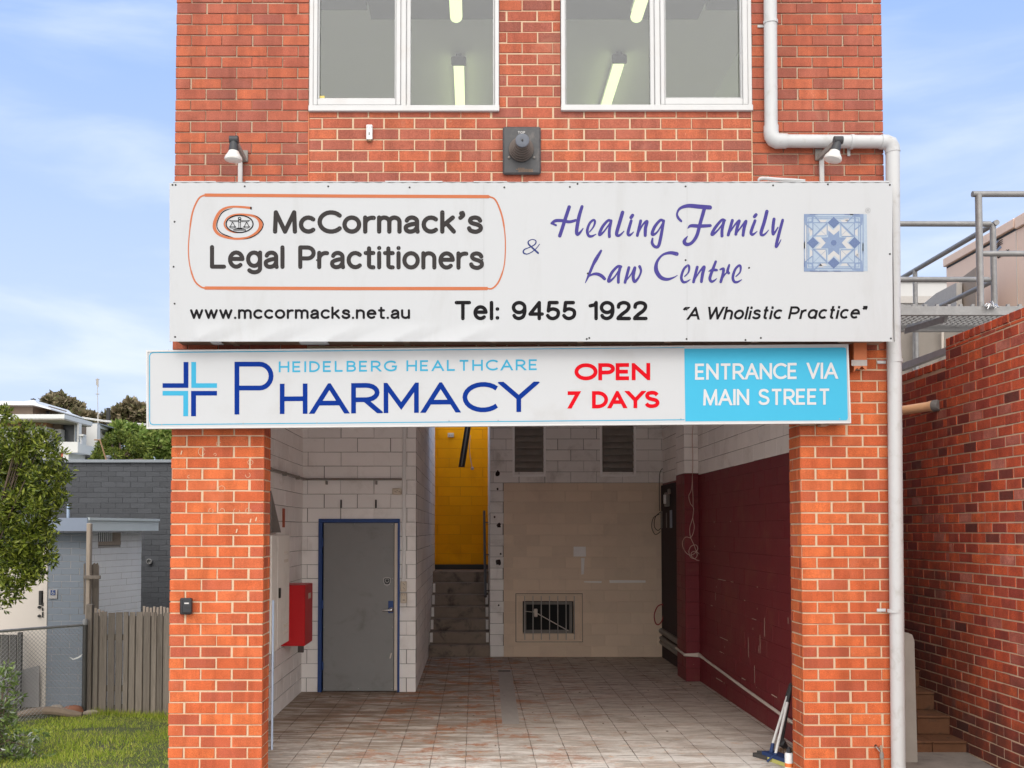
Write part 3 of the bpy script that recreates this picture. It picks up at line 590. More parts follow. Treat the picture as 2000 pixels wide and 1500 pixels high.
part(bld, 'expansion_joint', 'mortar', lambda m: (m.box(jx1 - .004, jx1 + .003, .0, .01, 4.55, H2[2]),))
def glue(mb):
    r = random.Random(4); to = lambda x, y, o: P(x, y, -o - .0015)
    for (x, y, s) in ((427, 867, 6), (394, 882, 8), (426, 903, 3), (489, 903, 7), (484, 928, 5), (433, 955, 7), (412, 998, 6), (434, 998, 6), (462, 998, 6), (485, 998, 6), (420, 888, 3), (369, 931, 3)):
        a0 = r.uniform(0, 360); ribbon(mb, arc(x, y, s * r.uniform(.7, 1), s * r.uniform(.6, 1), a0, a0 + r.uniform(230, 340), 14), .8, to)
    for (x, y) in ((355, 881), (490, 1014), (501, 1011), (463, 1034)): ribbon(mb, [(x, y), (x - 1.5, y + 6)], 2.2, to)
part(bld, 'adhesive_marks', 'mortar', glue)
# windows
def window(xs, gl, gr, yl, yr, ysill, sash_left):
    Y = 0
    fr = MB(); a = P(xs[0], 100, Y).x; b = P(xs[1], 100, Y).x; zt = UZT + .1; zs0 = P(800, ysill, Y).z; zs1 = P(800, ysill - 11, Y).z
    gx = [P(x, 100, Y).x for x in gl + gr]; zl = P(800, yl, Y).z; zr = P(800, yr, Y).z
    fr.bbox(a, b, -.028, .08, zs0, zs1, .003)                                  # sill
    fr.bbox(a + .002, a + .035, -.012, .07, zs1 + .001, zt); fr.bbox(b - .035, b - .002, -.012, .07, zs1 + .001, zt)
    mx = (gx[1] + gx[2]) / 2; fr.bbox(mx - .02, mx + .022, -.010, .07, zs1 + .001, zt)
    o = fr.build('window', 'white_frame', bld)
    def sash(x0, x1, g0, g1, zg, proud):
        s = MB(); y0 = -.02 if proud else .004
        z0 = zs1 + .004
        s.bbox(x0, g0, y0, .055, z0, zt); s.bbox(g1, x1, y0, .055, z0, zt); s.bbox(g0 + .001, g1 - .001, y0, .055, z0, zg)
        if proud:                                                            # inner bead
            s.bbox(g0 + .001, g0 + .012, y0 + .012, .05, zg + .001, zt); s.bbox(g1 - .012, g1 - .001, y0 + .012, .05, zg + .001, zt); s.bbox(g0 + .013, g1 - .013, y0 + .012, .05, zg + .001, zg + .012)
        q = s.build('sash', 'white_frame', o)
        p = MB(); p.box(g0 - .004, g1 + .004, .03, .034, zg - .004, zt); p.build('pane', 'window_glass', o)
    sash(a + .036, mx - .021, gx[0], gx[1], zl, sash_left); sash(mx + .023, b - .036, gx[2], gx[3], zr, not sash_left)
    return o
w1 = window((604, 975), [621, 774], [802, 963], 195, 206, 219, True)
w2 = window((1095, 1468), [1106, 1270], [1297, 1449], 206, 194, 218, False)
part(w1, 'sticker', 'yellow_tag', lambda m: (lambda a, b: m.box(a.x, b.x, .026, .0275, a.z, b.z))(P(622, 194, .026), P(634, 187, .026)))
# upstairs room seen through the windows
CZ = CAM.z + 5.42
part(bld, 'ceiling', 'ceiling_paint', lambda m: m.box(XL + .2, XR - .2, .25, 7.4, CZ, CZ + .1))
part(bld, 'roof', 'cap_metal', lambda m: m.box(XL - .1, XR + .1, -.15, 7.6, CZ + .12, CZ + .3))
part(bld, 'upper_wall', 'upper_wall', lambda m: (m.box(XL + .02, XL + .2, .245, 7.5, 4.0, CZ), m.box(XR - .2, XR - .02, .245, 7.5, 4.0, CZ), m.box(XL + .2, XR - .2, 7.4, 7.5, 4.0, CZ), m.box(XL + .02, XR - .02, .02, .245, UZT + .1, CZ)))
def bulk(m):
    a = P(801, 38, 2.2); m.box(-1.05, 2.25, .3, 2.2, a.z, CZ - .01)
    b = P(700, 20, 1.9); m.box(-2.1, -1.055, .3, 1.9, b.z, CZ - .01); m.box(2.255, 2.95, .3, 1.9, b.z, CZ - .01)
part(bld, 'bulkhead', 'bulkhead', bulk)
part(bld, 'upper_floor', 'upper_wall', lambda m: m.box(XL + .02, XR - .02, .245, YB + .1, ZC + .01, ZC + .22))
# ---------------- carport shell
bl = dict(L=.405, H=.172, m=.005, c=.0035, jit=.0008, depth=.02)
def bwall(name, mat, joint, to, u0, u1, v0, v1, holes=(), off=0., seed=1, th=.14, phase=0, label=None, **k):
    kw = dict(bl); kw.update(k)
    o = part(bld, name, mat, lambda m: bricks(m, to, u0, u1, v0, v1, rng=random.Random(seed), holes=holes, off=off, phase=phase, **kw), label)
    part(o, 'joints', joint, lambda m: slab(m, to, u0, u1, v0, v1, -th, -.0035, holes)); return o
bwall('side_wall', 'block_left', 'joint_grey', side(WL, 1), .245, YD + .02, 0, ZC, seed=31, off=.1)
dx0, dx1 = P(622, 1200, YD).x, P(780, 1200, YD).x; dzt = P(700, 1014, YD).z
XC = P(812, 1200, YD).x
bwall('door_wall', 'block_left', 'joint_grey', front(YD), WL - .06, XC, 0, ZC, holes=[(dx0, dx1, -1, dzt)], seed=32, off=.12)
YS = 10.25
XST = PZ(838, 1283, 0).x; XST = (XC + XST) / 2
bwall('stair_wall', 'block_left', 'joint_grey', side(XC, 1), YD + .012, YS, 0, 3.86, seed=33, off=.2)
XS1 = P(957, 1200, YB).x; XT0 = P(984, 1200, YB).x
LV = []
for a_, b_ in ((1001, 1066), (1172, 1242)): LV.append((P(a_, 880, YB).x, P(b_, 880, YB).x, P(1030, 931, YB).z, 3.66))
BW = (P(1021, 1200, YB).x, P(1121, 1200, YB).x, P(1050, 1238, YB).z, P(1050, 1174, YB).z)
ZT = P(1100, 943, YB).z
bwall('back_wall', 'block_white', 'joint_grey', front(YB), XS1, WR + .06, ZT, ZC, holes=LV, seed=34, off=.05)
bwall('back_wall', 'block_cream', 'block_cream', front(YB), XT0, WR + .06, 0, ZT - .002, holes=[BW], seed=35, off=.15, label='lower back wall painted cream')
bwall('back_wall', 'block_white', 'joint_grey', front(YB), XS1, XT0 - .002, 0, ZT - .002, seed=36, label='narrow unpainted strip beside the stair')
bwall('stair_wall', 'block_white', 'joint_grey', side(XS1, -1), YB + .012, YS, 0, 3.86, seed=37)
bwall('stair_back_wall', 'block_yellow', 'joint_yellow', front(YS), XC - .05, XS1 + .05, 1.2, 3.9, seed=38, off=.1, label='yellow wall at the stair landing')
ZR = 2.69
YP0, YP1 = PZ(1340, 1331, 0).y, PZ(1324, 1319, 0).y; XP = PZ(1340, 1331, 0).x
bwall('side_wall', 'block_maroon', 'joint_maroon', side(WR, -1), .27, YB + .03, 0, ZR, seed=39, off=.1, m=.0025, c=.002, jit=.0004, label='maroon painted lower part of the wall')
bwall('side_wall', 'block_left', 'joint_grey', side(WR, -1), .27, YB + .03, ZR + .002, ZC, seed=40, off=.1)
def pil(z0, z1, mt, jt):
    o = part(bld, 'pilaster', mt, lambda m: (bricks(m, front(YP0), XP, WR - .002, z0, z1, rng=random.Random(41), **bl), bricks(m, side(XP, -1), YP0 + .012, YP1, z0, z1, rng=random.Random(42), **bl)))
    part(o, 'joints', jt, lambda m: m.box(XP + .004, WR - .001, YP0 + .004, YP1, z0, z1))
pil(0, ZR + .02, 'block_maroon', 'joint_maroon'); pil(ZR + .022, ZC, 'block_left', 'joint_grey')
part(bld, 'carport_ceiling', 'ceiling_paint', lambda m: m.box(WL - .1, WR + .1, .245, YB + .02, ZC + .001, ZC + .008))
# stairs
def stairs(m):
    for n in range(7):
        y0 = YB + .25 * n; m.bbox(XC + .002, XS1 - .002, y0 - (.02 if n else 0), YS, .18 * n if n == 0 else .18 * n + .001, .18 * (n + 1), .006)
st = part(bld, 'staircase', 'step_conc', stairs)
for n in range(1, 6):
    for x in (XC + .01, XS1 - .06): part(st, 'riser_paint', 'block_white', lambda m: m.box(x, x + .045, YB + .25 * n - .0225, YB + .25 * n - .0205, .18 * n + .02, .18 * n + .172))
part(bld, 'skirting', 'cable_dark', lambda m: m.box(XC, XS1, YS - .02, YS - .003, 1.262, 1.262 + .09))
hr = thing('handrail', (XS1 - .06, YB + .1, .9), 'dark steel tube handrail on right wall of stair below yellow wall', 'handrail')
a0 = Vector((XS1 - .07, YB + .05, .93)); a1 = Vector((XS1 - .07, YS - .2, 2.3))
part(hr, 'rail', 'steel_dark', lambda m: m.tube([a0, a1], .022, 10))
for t in (.1, .5, .9): part(hr, 'bracket', 'steel_dark', lambda m: m.tube([a0.lerp(a1, t), a0.lerp(a1, t) + Vector((.0, 0, -.06)), a0.lerp(a1, t) + Vector((.075, 0, -.06))], .008, 6))
# door
dr = part(bld, 'door', 'door_grey', lambda m: m.bbox(P(631, 1200, YD).x, P(769, 1200, YD).x, YD + .012, YD + .05, .012, P(700, 1021, YD).z, .003), 'grey steel door')
part(dr, 'edge_strip', 'edge_cream', lambda m: m.bbox(P(770, 1200, YD).x, P(777, 1200, YD).x, YD - .004, YD + .04, .02, P(700, 1021, YD).z - .005, .002))
part(dr, 'backing', 'dark_void', lambda m: m.box(dx0 - .2, dx1 + .2, YD + .15, YD + .16, 0, dzt + .2))
def dframe(m):
    z1 = dzt + .0; t = P(622, 1200, YD).x; u = P(780, 1200, YD).x; w = .042
    m.bbox(t - .004, t + w, YD - .02, YD + .06, 0.001, z1 - w, .004); m.bbox(u - .022, u + .004, YD - .02, YD + .06, 0.001, z1 - w, .004); m.bbox(t - .004, u + .004, YD - .02, YD + .06, z1 - w + .001, z1 + .004, .004)
part(dr, 'frame', 'frame_blue', dframe)
for y in (1060, 1180, 1300): part(dr, 'hinge', 'frame_blue', lambda m: (lambda c: m.tube([c + Vector((.028, -.03, -.05)), c + Vector((.028, -.03, .05))], .011, 8))(P(626, y, YD)))
def handle(m):
    c = P(764, 1191, YD - .0); m.lathe(c, (0, -1, 0), [(-.012, .028), (.006, .028), (.012, .02), (.045, .014), (.05, .0)], 18); m.tube([c + Vector((0, -.045, 0)), c + Vector((-.05, -.05, 0)), c + Vector((-.10, -.045, -.003))], .0095, 10)
part(dr, 'handle', 'steel_shiny', handle)
part(dr, 'lock_plate', 'frame_blue', lambda m: (lambda c: m.bbox(c.x - .03, c.x + .03, YD + .004, YD + .012, c.z - .06, c.z + .09, .003))(P(763, 1188, YD)))
def shield(s):
    c = [(-7, -7), (0, -9), (7, -7), (7, 1), (4, 6), (0, 9), (-4, 6), (-7, 1)]; return [(756 + x * s, 1136 + y * s) for x, y in c]
part(dr, 'shield_sticker', 'conduit_grey', lambda m: m.prism([P(x, y, YD + .011) for x, y in shield(1)], (0, -.0015, 0)))
def shield2(m):
    m.prism([P(x, y, YD + .0095) for x, y in shield(.84)], (0, -.001, 0))
ss = part(dr, 'shield_sticker', 'box_black', shield2)
def shield3(m):
    to = lambda x, y, o: P(x, y, YD + .0085 - o)
    ribbon(m, arc(756, 1134, 3.6, 3.6, 0, 330, 12), .9, to); ribbon(m, [(751, 1141.5), (761, 1141.5)], 1, to)
part(dr, 'shield_emblem', 'conduit_grey', shield3)
part(dr, 'scratch', 'edge_cream', lambda m: m.prism([P(x, y, YD + .0115) for x, y in ((763, 1276), (766, 1275), (763, 1286), (760.5, 1286))], (0, -.001, 0)))
part(dr, 'screws', 'conduit_grey', lambda m: [m.lathe(P(x, y, YD + .012), (0, -1, 0), [(0, .005), (.002, .004)], 8) for x, y in ((634, 1024), (693, 1023), (766, 1024), (634, 1130), (767, 1130), (634, 1345), (700, 1345), (766, 1345), (633, 1225), (767, 1225))])
# louvre windows in the back wall
pm('louvre_frame', (.93, .91, .89), .5, .04, 8)
for h in LV:
    o = part(bld, 'louvre_window', 'louvre_frame', lambda m: (m.bbox(h[0], h[0] + .035, YB - .02, YB + .1, h[2] + .036, h[3]), m.bbox(h[1] - .035, h[1], YB - .02, YB + .1, h[2] + .036, h[3]), m.bbox(h[0], h[1], YB - .025, YB + .1, h[2], h[2] + .035)))
    def sl_(m):
        n = 8; zz = (h[3] - h[2] - .04) / n
        for i in range(n):
            z = h[2] + .04 + zz * i; m.add([(h[0] + .036, YB + .01, z), (h[1] - .036, YB + .01, z), (h[1] - .036, YB + .075, z + zz * 1.08), (h[0] + .036, YB + .075, z + zz * 1.08)], [(0, 1, 2, 3)])
            m.box(h[0] + .036, h[1] - .036, YB + .006, YB + .012, z - .003, z + .003)
    part(o, 'louvres', 'louvre_glass', sl_)
    part(o, 'backing', 'dark_void', lambda m: m.box(h[0] - .05, h[1] + .05, YB + .15, YB + .16, h[2] - .05, h[3] + .05))
# barred window
gx0, gx1, gz0, gz1 = P(1008, 1200, YB).x, P(1137, 1200, YB).x, P(1050, 1253, YB).z, P(1050, 1160, YB).z
bw = part(bld, 'barred_window', 'cream_bar' if 'cream_bar' in MATS else 'block_cream', lambda m: (m.bbox(gx0, gx1, YB - .03, YB - .008, gz1 - .03, gz1), m.bbox(gx0, gx1, YB - .03, YB - .008, gz0, gz0 + .03), m.bbox(gx0, gx0 + .03, YB - .03, YB - .008, gz0 + .031, gz1 - .031), m.bbox(gx1 - .03, gx1, YB - .03, YB - .008, gz0 + .031, gz1 - .031)))
part(bw, 'outline', 'cable_dark', lambda m: (m.box(gx0 - .008, gx1 + .008, YB - .0075, YB - .0045, gz1 - .002, gz1 + .008), m.box(gx0 - .008, gx1 + .008, YB - .0075, YB - .0045, gz0 - .008, gz0 + .002), m.box(gx0 - .008, gx0 + .002, YB - .0075, YB - .0045, gz0 + .0025, gz1 - .0025), m.box(gx1 - .002, gx1 + .008, YB - .0075, YB - .0045, gz0 + .0025, gz1 - .0025)))  # dark strips stand in for the shadow round the frame
for i in range(7):
    x = gx0 + (gx1 - gx0) * (.13 + .125 * i); part(bw, 'bar', 'raw_grey', lambda m: m.tube([(x, YB - .02, gz0 + .025), (x, YB - .02, gz1 - .025)], .007, 8))
part(bw, 'backing', 'dark_void', lambda m: m.box(BW[0] - .1, BW[1] + .1, YB + .3, YB + .31, BW[2] - .1, BW[3] + .1))
part(bw, 'frame', 'bracket_grey', lambda m: (m.box(BW[0] + .02, BW[1] - .02, YB + .1, YB + .13, BW[3] - .06, BW[3] - .02), m.box(BW[0] + .02, BW[1] - .02, YB + .1, YB + .13, BW[2], BW[2] + .05), m.box(BW[0] + .02, BW[0] + .06, YB + .1, YB + .13, BW[2] + .051, BW[3] - .061), m.box(BW[1] - .06, BW[1] - .02, YB + .1, YB + .13, BW[2] + .051, BW[3] - .061)))
part(bw, 'stick', 'edge_cream', lambda m: (m.tube([P(1040, 1193, YB + .02), P(1110, 1232, YB + .02)], .008, 6), m.tube([P(1026, 1194, YB + .02), P(1048, 1196, YB + .02)], .006, 6), m.bbox(P(1043, 1196, YB).x, P(1050, 1196, YB).x, YB + .0, YB + .03, P(1043, 1205, YB).z, P(1043, 1189, YB).z, .01)))
def marks(m):
    to = lambda x, y, o: P(x, y, YB - .003 - o)
    for (x0, y0, x1, y1) in ((1120, 1068, 1145, 1087), (1136, 1090, 1141, 1122), (1140, 1135, 1175, 1138), (1190, 1133, 1260, 1138)):
        r = random.Random(x0); pts = [(x0, y0), (x1, y0), (x1, y1), (x0, y1)]; m.add([to(x + r.uniform(-1, 1), y + r.uniform(-.6, .6), 0) for x, y in pts], [(0, 1, 2, 3)])
part(bld, 'bare_patch', 'block_white', marks)
def blots(m):
    r = random.Random(8)
    for (x, y, s) in ((972, 925, 6), (972, 955, 2.4), (974, 1026, 5), (973, 1098, 6.5), (978, 1082, 2), (974, 1182, 2), (966, 1010, 2)):
        m.add([P(x + math.cos(k * .524) * s * r.uniform(.6, 1.15), y + math.sin(k * .524) * s * r.uniform(.7, 1.3), YB - .0035) for k in range(12)], [tuple(range(12))])
part(bld, 'black_stains', 'black_mould', blots)
def pb(m, x0, x1, y0, y1, Y, d=.0, t=.03, c=.004): a = P(x0, y1, Y); b = P(x1, y0, Y); m.bbox(a.x, b.x, Y - d - t, Y - d, a.z, b.z, c)
def chips(m):
    r = random.Random(77)
    for k in range(34):
        y = r.uniform(.9, 5.0); z = r.choice([r.uniform(.1, 1.3), r.uniform(.2, 2.5)]); l = r.choice([.02, .03, .1, .2]) * r.uniform(.5, 1.2); w = r.uniform(.004, .009)
        if r.random() < .5: m.box(WR - .0045, WR - .0035, y, y + w, z, z + l)
        else: zz = round(z / .172) * .172 + .002; m.box(WR - .0045, WR - .0035, y, y + l * 1.6, zz - w / 2, zz + w / 2)
part(bld, 'paint_chips', 'paint_chip', chips)
# strip of trench filling in the floor
struct(part(None, 'floor_patch', 'concrete_patch', lambda m: m.add([PZ(973, 1308, .004), PZ(999, 1308, .004), PZ(1015, 1414, .004), PZ(981, 1414, .004)], [(0, 1, 2, 3)])))
tag(part(None, 'floor_grate', 'cable_dark', lambda m: (lambda a, b: m.bbox(a.x, b.x, a.y - .03, a.y + .03, .0045, .012, .003))(PZ(973, 1311, .004), PZ(997, 1311, .004))), 'dark narrow drain slot at far end of the grey floor patch', 'drain')
# ================================================================ upper sign
Y1 = -.27
def s1(x, y, o): return P(x, y, Y1 - o)
A, B = P(331, 667, Y1), P(1743, 357, Y1)
sg = thing('shop_sign', ((A.x + B.x) / 2, -.14, A.z), 'large white law firm sign board with black, orange and violet lettering, above the pharmacy sign', 'sign')
def sheet(m):
    nx, nz = 220, 60; vs = []
    for j in range(nz + 1):
        for i in range(nx + 1):
            px = 331 + (1743 - 331) * i / nx; py = 667 - (667 - 357.) * j / nz
            if j == nz: py += .6 * math.sin(i * 1.7)
            d = 0
            if py > 630 and 380 < px < 960:                 # dented lower edge
                d = .024 * ((py - 630) / 37) * abs(((px - 380) / 130 + (py - 667) / 62) % 1.0 - .35) ** .8
            lean = (px - 331) / 1412 * 0
            vs.append(P(px, py + lean, Y1 - d))
    m.add(vs, [(j * (nx + 1) + i, j * (nx + 1) + i + 1, (j + 1) * (nx + 1) + i + 1, (j + 1) * (nx + 1) + i) for j in range(nz) for i in range(nx)])
    e = P(331, 667, Y1); f = P(1743, 357, Y1)
    m.box(e.x, e.x + .0015, Y1 + .001, Y1 + .02, e.z, f.z); m.box(f.x - .0015, f.x, Y1 + .001, Y1 + .02, e.z, f.z)
part(sg, 'panel', 'sign_white', sheet)
def frame1(m):
    e = P(336, 664, Y1); f = P(1737, 361, Y1)
    m.box(e.x, f.x, Y1 + .004, -.004, f.z - .05, f.z + .004); m.box(e.x, f.x, Y1 + .03, -.004, e.z + .012, e.z + .06)
    m.box(e.x, e.x + .04, Y1 + .004, -.004, e.z + .061, f.z - .051); m.box(f.x - .04, f.x, Y1 + .004, -.004, e.z + .061, f.z - .051)
    for k in range(8): x = e.x + .4 + k * .66; m.box(x, x + .045, Y1 + .012, -.01, e.z + .002, e.z + .0115)
part(sg, 'timber_frame', 'sign_timber', frame1)
def flash(m):
    r = random.Random(3); x = A.x + .01
    while x < B.x - .05:
        w = r.uniform(.1, .3); x1 = min(x + w, B.x - .02); h = r.uniform(.002, .012)
        m.box(x, x1, Y1 + .004, -.0165, B.z + .005, B.z + .006 + h); x = x1
part(sg, 'top_flashing', 'sign_white_low', flash)
for x0_, x1_ in ((412, 432), (585, 640)): part(sg, 'loose_flap', 'sign_white_low', lambda m: m.box(P(x0_, 680, -.2).x, P(x1_, 680, -.2).x, -.22, -.12, A.z + .002, A.z + .01))
def lett(parent, name, mat, fn, label=None): _zo[0] = 0; return part(parent, name, mat, fn, label, smooth=False)
lett(sg, 'lettering', 'vinyl_charcoal', lambda m: write(m, "McCormack's", 533, 943, 456.5, 410.5, 8.6, s1, track=.235), 'words McCormack\'s in rounded charcoal letters')
lett(sg, 'lettering', 'vinyl_charcoal', lambda m: write(m, "Legal Practitioners", 410, 945, 524.8, 478.5, 8.2, s1, track=.235, space=.5, slope=.004), 'words Legal Practitioners in rounded charcoal letters')
lett(sg, 'lettering', 'vinyl_black', lambda m: write(m, "www.mccormacks.net.au", 371, 801, 623, 598.5, 4.6, s1, track=.25), 'web address in small black letters')
lett(sg, 'lettering', 'vinyl_black', lambda m: write(m, "Tel: 9455 1922", 888, 1265, 625.5, 587.5, 7.0, s1, track=.26, space=.5), 'telephone number in black digits')
lett(sg, 'lettering', 'vinyl_black', lambda m: write(m, "“A Wholistic Prɑctice”", 1330, 1690, 624.5, 599.5, 4.4, s1, track=.24, space=.38, rnd=False, shear=.22, slope=-.006), 'italic motto A Wholistic Practice in quotation marks')
def z3(x, y): return (1000 + x / 6.667, 390 + y / 6.667)
def z4(x, y): return (1290 + x / 7.407, 390 + y / 7.407)
SC = [
 (z3, [(745, 95), (700, 230), (655, 370), (622, 470)], 46), (z3, [(515, 308), (565, 275), (650, 272), (745, 288), (830, 268)], [30, 42, 42, 40, 34]), (z3, [(515, 305), (572, 332)], 28),
 (z3, [(912, 90), (870, 230), (842, 400), (852, 452), (888, 425), (925, 375)], [40, 46, 46, 40, 30, 14]),
 (z3, [(1010, 420), (1062, 350), (1080, 285), (1058, 265), (1010, 310), (980, 400), (998, 468), (1040, 475), (1092, 450)], [16, 22, 30, 30, 32, 36, 36, 30, 12]),
 (z3, [(1292, 278), (1250, 272), (1180, 350), (1140, 440), (1152, 455), (1205, 405), (1285, 290)], [34, 34, 38, 40, 34, 22, 20]), (z3, [(1290, 275), (1268, 400), (1268, 480)], 38),
 (z3, [(1440, 165), (1400, 300), (1362, 440), (1388, 468), (1425, 445), (1458, 410)], [46, 46, 44, 34, 24, 12]),
 (z3, [(1552, 275), (1512, 420), (1522, 462), (1552, 450), (1583, 420)], [38, 42, 36, 26, 12]), (z3, [(1550, 232), (1570, 204)], 44),
 (z3, [(1676, 275), (1632, 465)], 38), (z3, [(1640, 450), (1700, 330), (1758, 282), (1738, 370), (1735, 465)], [18, 24, 38, 44, 40]),
 (z3, [(1970, 275), (1930, 268), (1860, 350), (1825, 440), (1850, 452), (1900, 410), (1960, 310)], [36, 36, 40, 42, 34, 22, 20]), (z3, [(1975, 275), (1935, 500), (1905, 605), (1858, 610), (1825, 565), (1830, 505)], [36, 42, 40, 38, 38, 24]),
 (z4, [(300, 310), (255, 260), (240, 200), (285, 125), (400, 88), (560, 100), (715, 112)], [32, 38, 28, 38, 55, 62, 62]), (z4, [(635, 130), (578, 330), (525, 520), (450, 625), (375, 645), (345, 600), (390, 530)], [52, 50, 50, 45, 52, 52, 14]),
 (z4, [(395, 415), (440, 378), (560, 382), (720, 375)], [12, 46, 54, 44]),
 (z4, [(930, 300), (885, 295), (795, 400), (745, 490), (765, 500), (845, 425), (920, 315)], [38, 38, 44, 44, 38, 24, 22]), (z4, [(920, 300), (892, 430), (890, 525)], 44),
 (z4, [(1040, 300), (980, 510)], 44), (z4, [(990, 495), (1075, 365), (1140, 305), (1110, 400), (1090, 500)], [20, 26, 40, 46, 42]), (z4, [(1095, 490), (1185, 370), (1238, 310), (1210, 410), (1195, 515)], [20, 26, 40, 46, 42]),
 (z4, [(1368, 305), (1312, 460), (1325, 505), (1360, 490), (1398, 458)], [42, 46, 40, 28, 12]), (z4, [(1360, 245), (1382, 218)], 48), (z4, [(1540, 170), (1502, 320), (1455, 480), (1480, 512), (1520, 490), (1563, 440)], [50, 50, 48, 38, 26, 12]),
 (z4, [(1643, 280), (1628, 400), (1632, 500), (1700, 400)], [44, 46, 38, 18]), (z4, [(1768, 295), (1705, 530), (1672, 675), (1705, 650), (1744, 578)], [40, 46, 40, 24, 12])]
SC2 = [
 (z3, [(1160, 665), (1095, 775), (1055, 850), (1005, 970), (955, 1082)], [30, 48, 38, 34, 10]), (z3, [(985, 1010), (1050, 972), (1110, 968), (1165, 992), (1205, 1030)], [12, 30, 42, 46, 40]),
 (z3, [(1420, 872), (1375, 870), (1300, 950), (1257, 1050), (1278, 1058), (1340, 1000), (1412, 885)], [34, 34, 38, 40, 34, 22, 20]), (z3, [(1410, 870), (1388, 980), (1385, 1075)], 38),
 (z3, [(1522, 885), (1472, 1075)], 38), (z3, [(1482, 1060), (1555, 965), (1600, 885), (1578, 1000), (1598, 1065), (1650, 1010), (1680, 930), (1662, 870)], [16, 20, 36, 42, 40, 26, 28, 38]),
 (z4, [(235, 785), (140, 768), (30, 800), (-50, 900), (-62, 1020), (0, 1120), (90, 1152), (180, 1130), (245, 1095)], [58, 48, 32, 42, 62, 58, 46, 26, 10]),
 (z4, [(350, 1110), (405, 1050), (415, 975), (392, 952), (335, 1010), (302, 1120), (322, 1185), (370, 1190), (430, 1155)], [18, 24, 34, 34, 36, 40, 40, 32, 12]),
 (z4, [(532, 975), (478, 1190)], 42), (z4, [(488, 1170), (560, 1050), (632, 970), (608, 1080), (592, 1185)], [18, 24, 40, 46, 42]),
 (z4, [(800, 895), (760, 1000), (715, 1130), (735, 1182), (775, 1172), (812, 1142)], [36, 42, 44, 40, 28, 12]), (z4, [(700, 1035), (755, 1015), (812, 1018)], [14, 44, 38]),
 (z4, [(865, 1010), (910, 1000), (905, 1070), (872, 1188)], [24, 40, 42, 40]), (z4, [(885, 1160), (930, 1085), (975, 1040)], [18, 20, 24]), (z4, [(995, 945), (970, 1030), (985, 1060)], [30, 42, 44]),
 (z4, [(1092, 1110), (1150, 1050), (1160, 975), (1137, 952), (1080, 1010), (1047, 1120), (1067, 1185), (1115, 1190), (1175, 1157)], [18, 24, 34, 34, 36, 40, 40, 32, 12])]
def script(m, ss):
    for f, pts, w in ss:
        k = 6.667 if f is z3 else 7.407; nib(m, [f(*p) for p in pts], [x / k for x in w] if isinstance(w, list) else w / k, s1)
lett(sg, 'lettering', 'vinyl_violet', lambda m: script(m, SC), 'words Healing Family in violet brush script')
lett(sg, 'lettering', 'vinyl_violet', lambda m: script(m, SC2), 'words Law Centre in violet brush script')
lett(sg, 'ampersand', 'vinyl_navy', lambda m: nib(m, [z3(*p) for p in ((340, 695), (270, 630), (218, 580), (215, 540), (265, 518), (310, 535), (300, 580), (230, 620), (160, 650), (150, 690), (195, 708), (260, 680), (320, 630), (358, 580))], [x / 6.667 for x in (24, 22, 20, 14, 11, 14, 16, 12, 16, 20, 14, 12, 11, 10)], s1))
def border(m):
    T = sm((400, 381), (388, 388), (376, 415), (370, 455), (368, 490), (371, 520), (380, 548), (392, 560), (400, 562.5))
    ribbon(m, T, [6] + [3.2] * (len(T) // 3) + [2.2] * (len(T) - 2 * (len(T) // 3) - 2) + [3.2] * (len(T) // 3) + [6], s1, False)
    R2 = sm((955, 384), (968, 391), (980, 420), (986, 455), (987, 490), (984, 522), (974, 550), (962, 563), (952, 563.5))
    ribbon(m, R2, [6] + [3.2] * (len(R2) // 3) + [2.2] * (len(R2) - 2 * (len(R2) // 3) - 2) + [3.2] * (len(R2) // 3) + [6], s1, False)
    ribbon(m, [(400, 381), (680, 383), (955, 384)], 6.4, s1, False); ribbon(m, [(400, 562.5), (680, 563.5), (952, 563.5)], 6.4, s1, False)
lett(sg, 'border', 'vinyl_orange', border)
def z8(x, y): return (400 + x / 15.385, 395 + y / 15.385)
def swirl(m):
    c = [(1370, 170), (1100, 142), (850, 135), (640, 170), (460, 280), (340, 480), (285, 680), (310, 830), (420, 960), (600, 1040), (850, 1090), (1050, 1095), (1300, 1060), (1500, 960), (1640, 820), (1680, 650), (1620, 510), (1500, 425), (1300, 382), (1050, 362), (850, 385), (690, 460), (600, 590), (595, 700), (680, 820), (850, 900), (1000, 925)]
    w = [70, 65, 60, 66, 85, 95, 100, 95, 82, 72, 66, 66, 72, 85, 98, 112, 98, 74, 62, 52, 46, 42, 46, 48, 42, 32, 8]
    nib(m, [z8(*p) for p in c], [x / 15.385 for x in w], s1)
lett(sg, 'emblem_swirl', 'vinyl_orange', swirl)
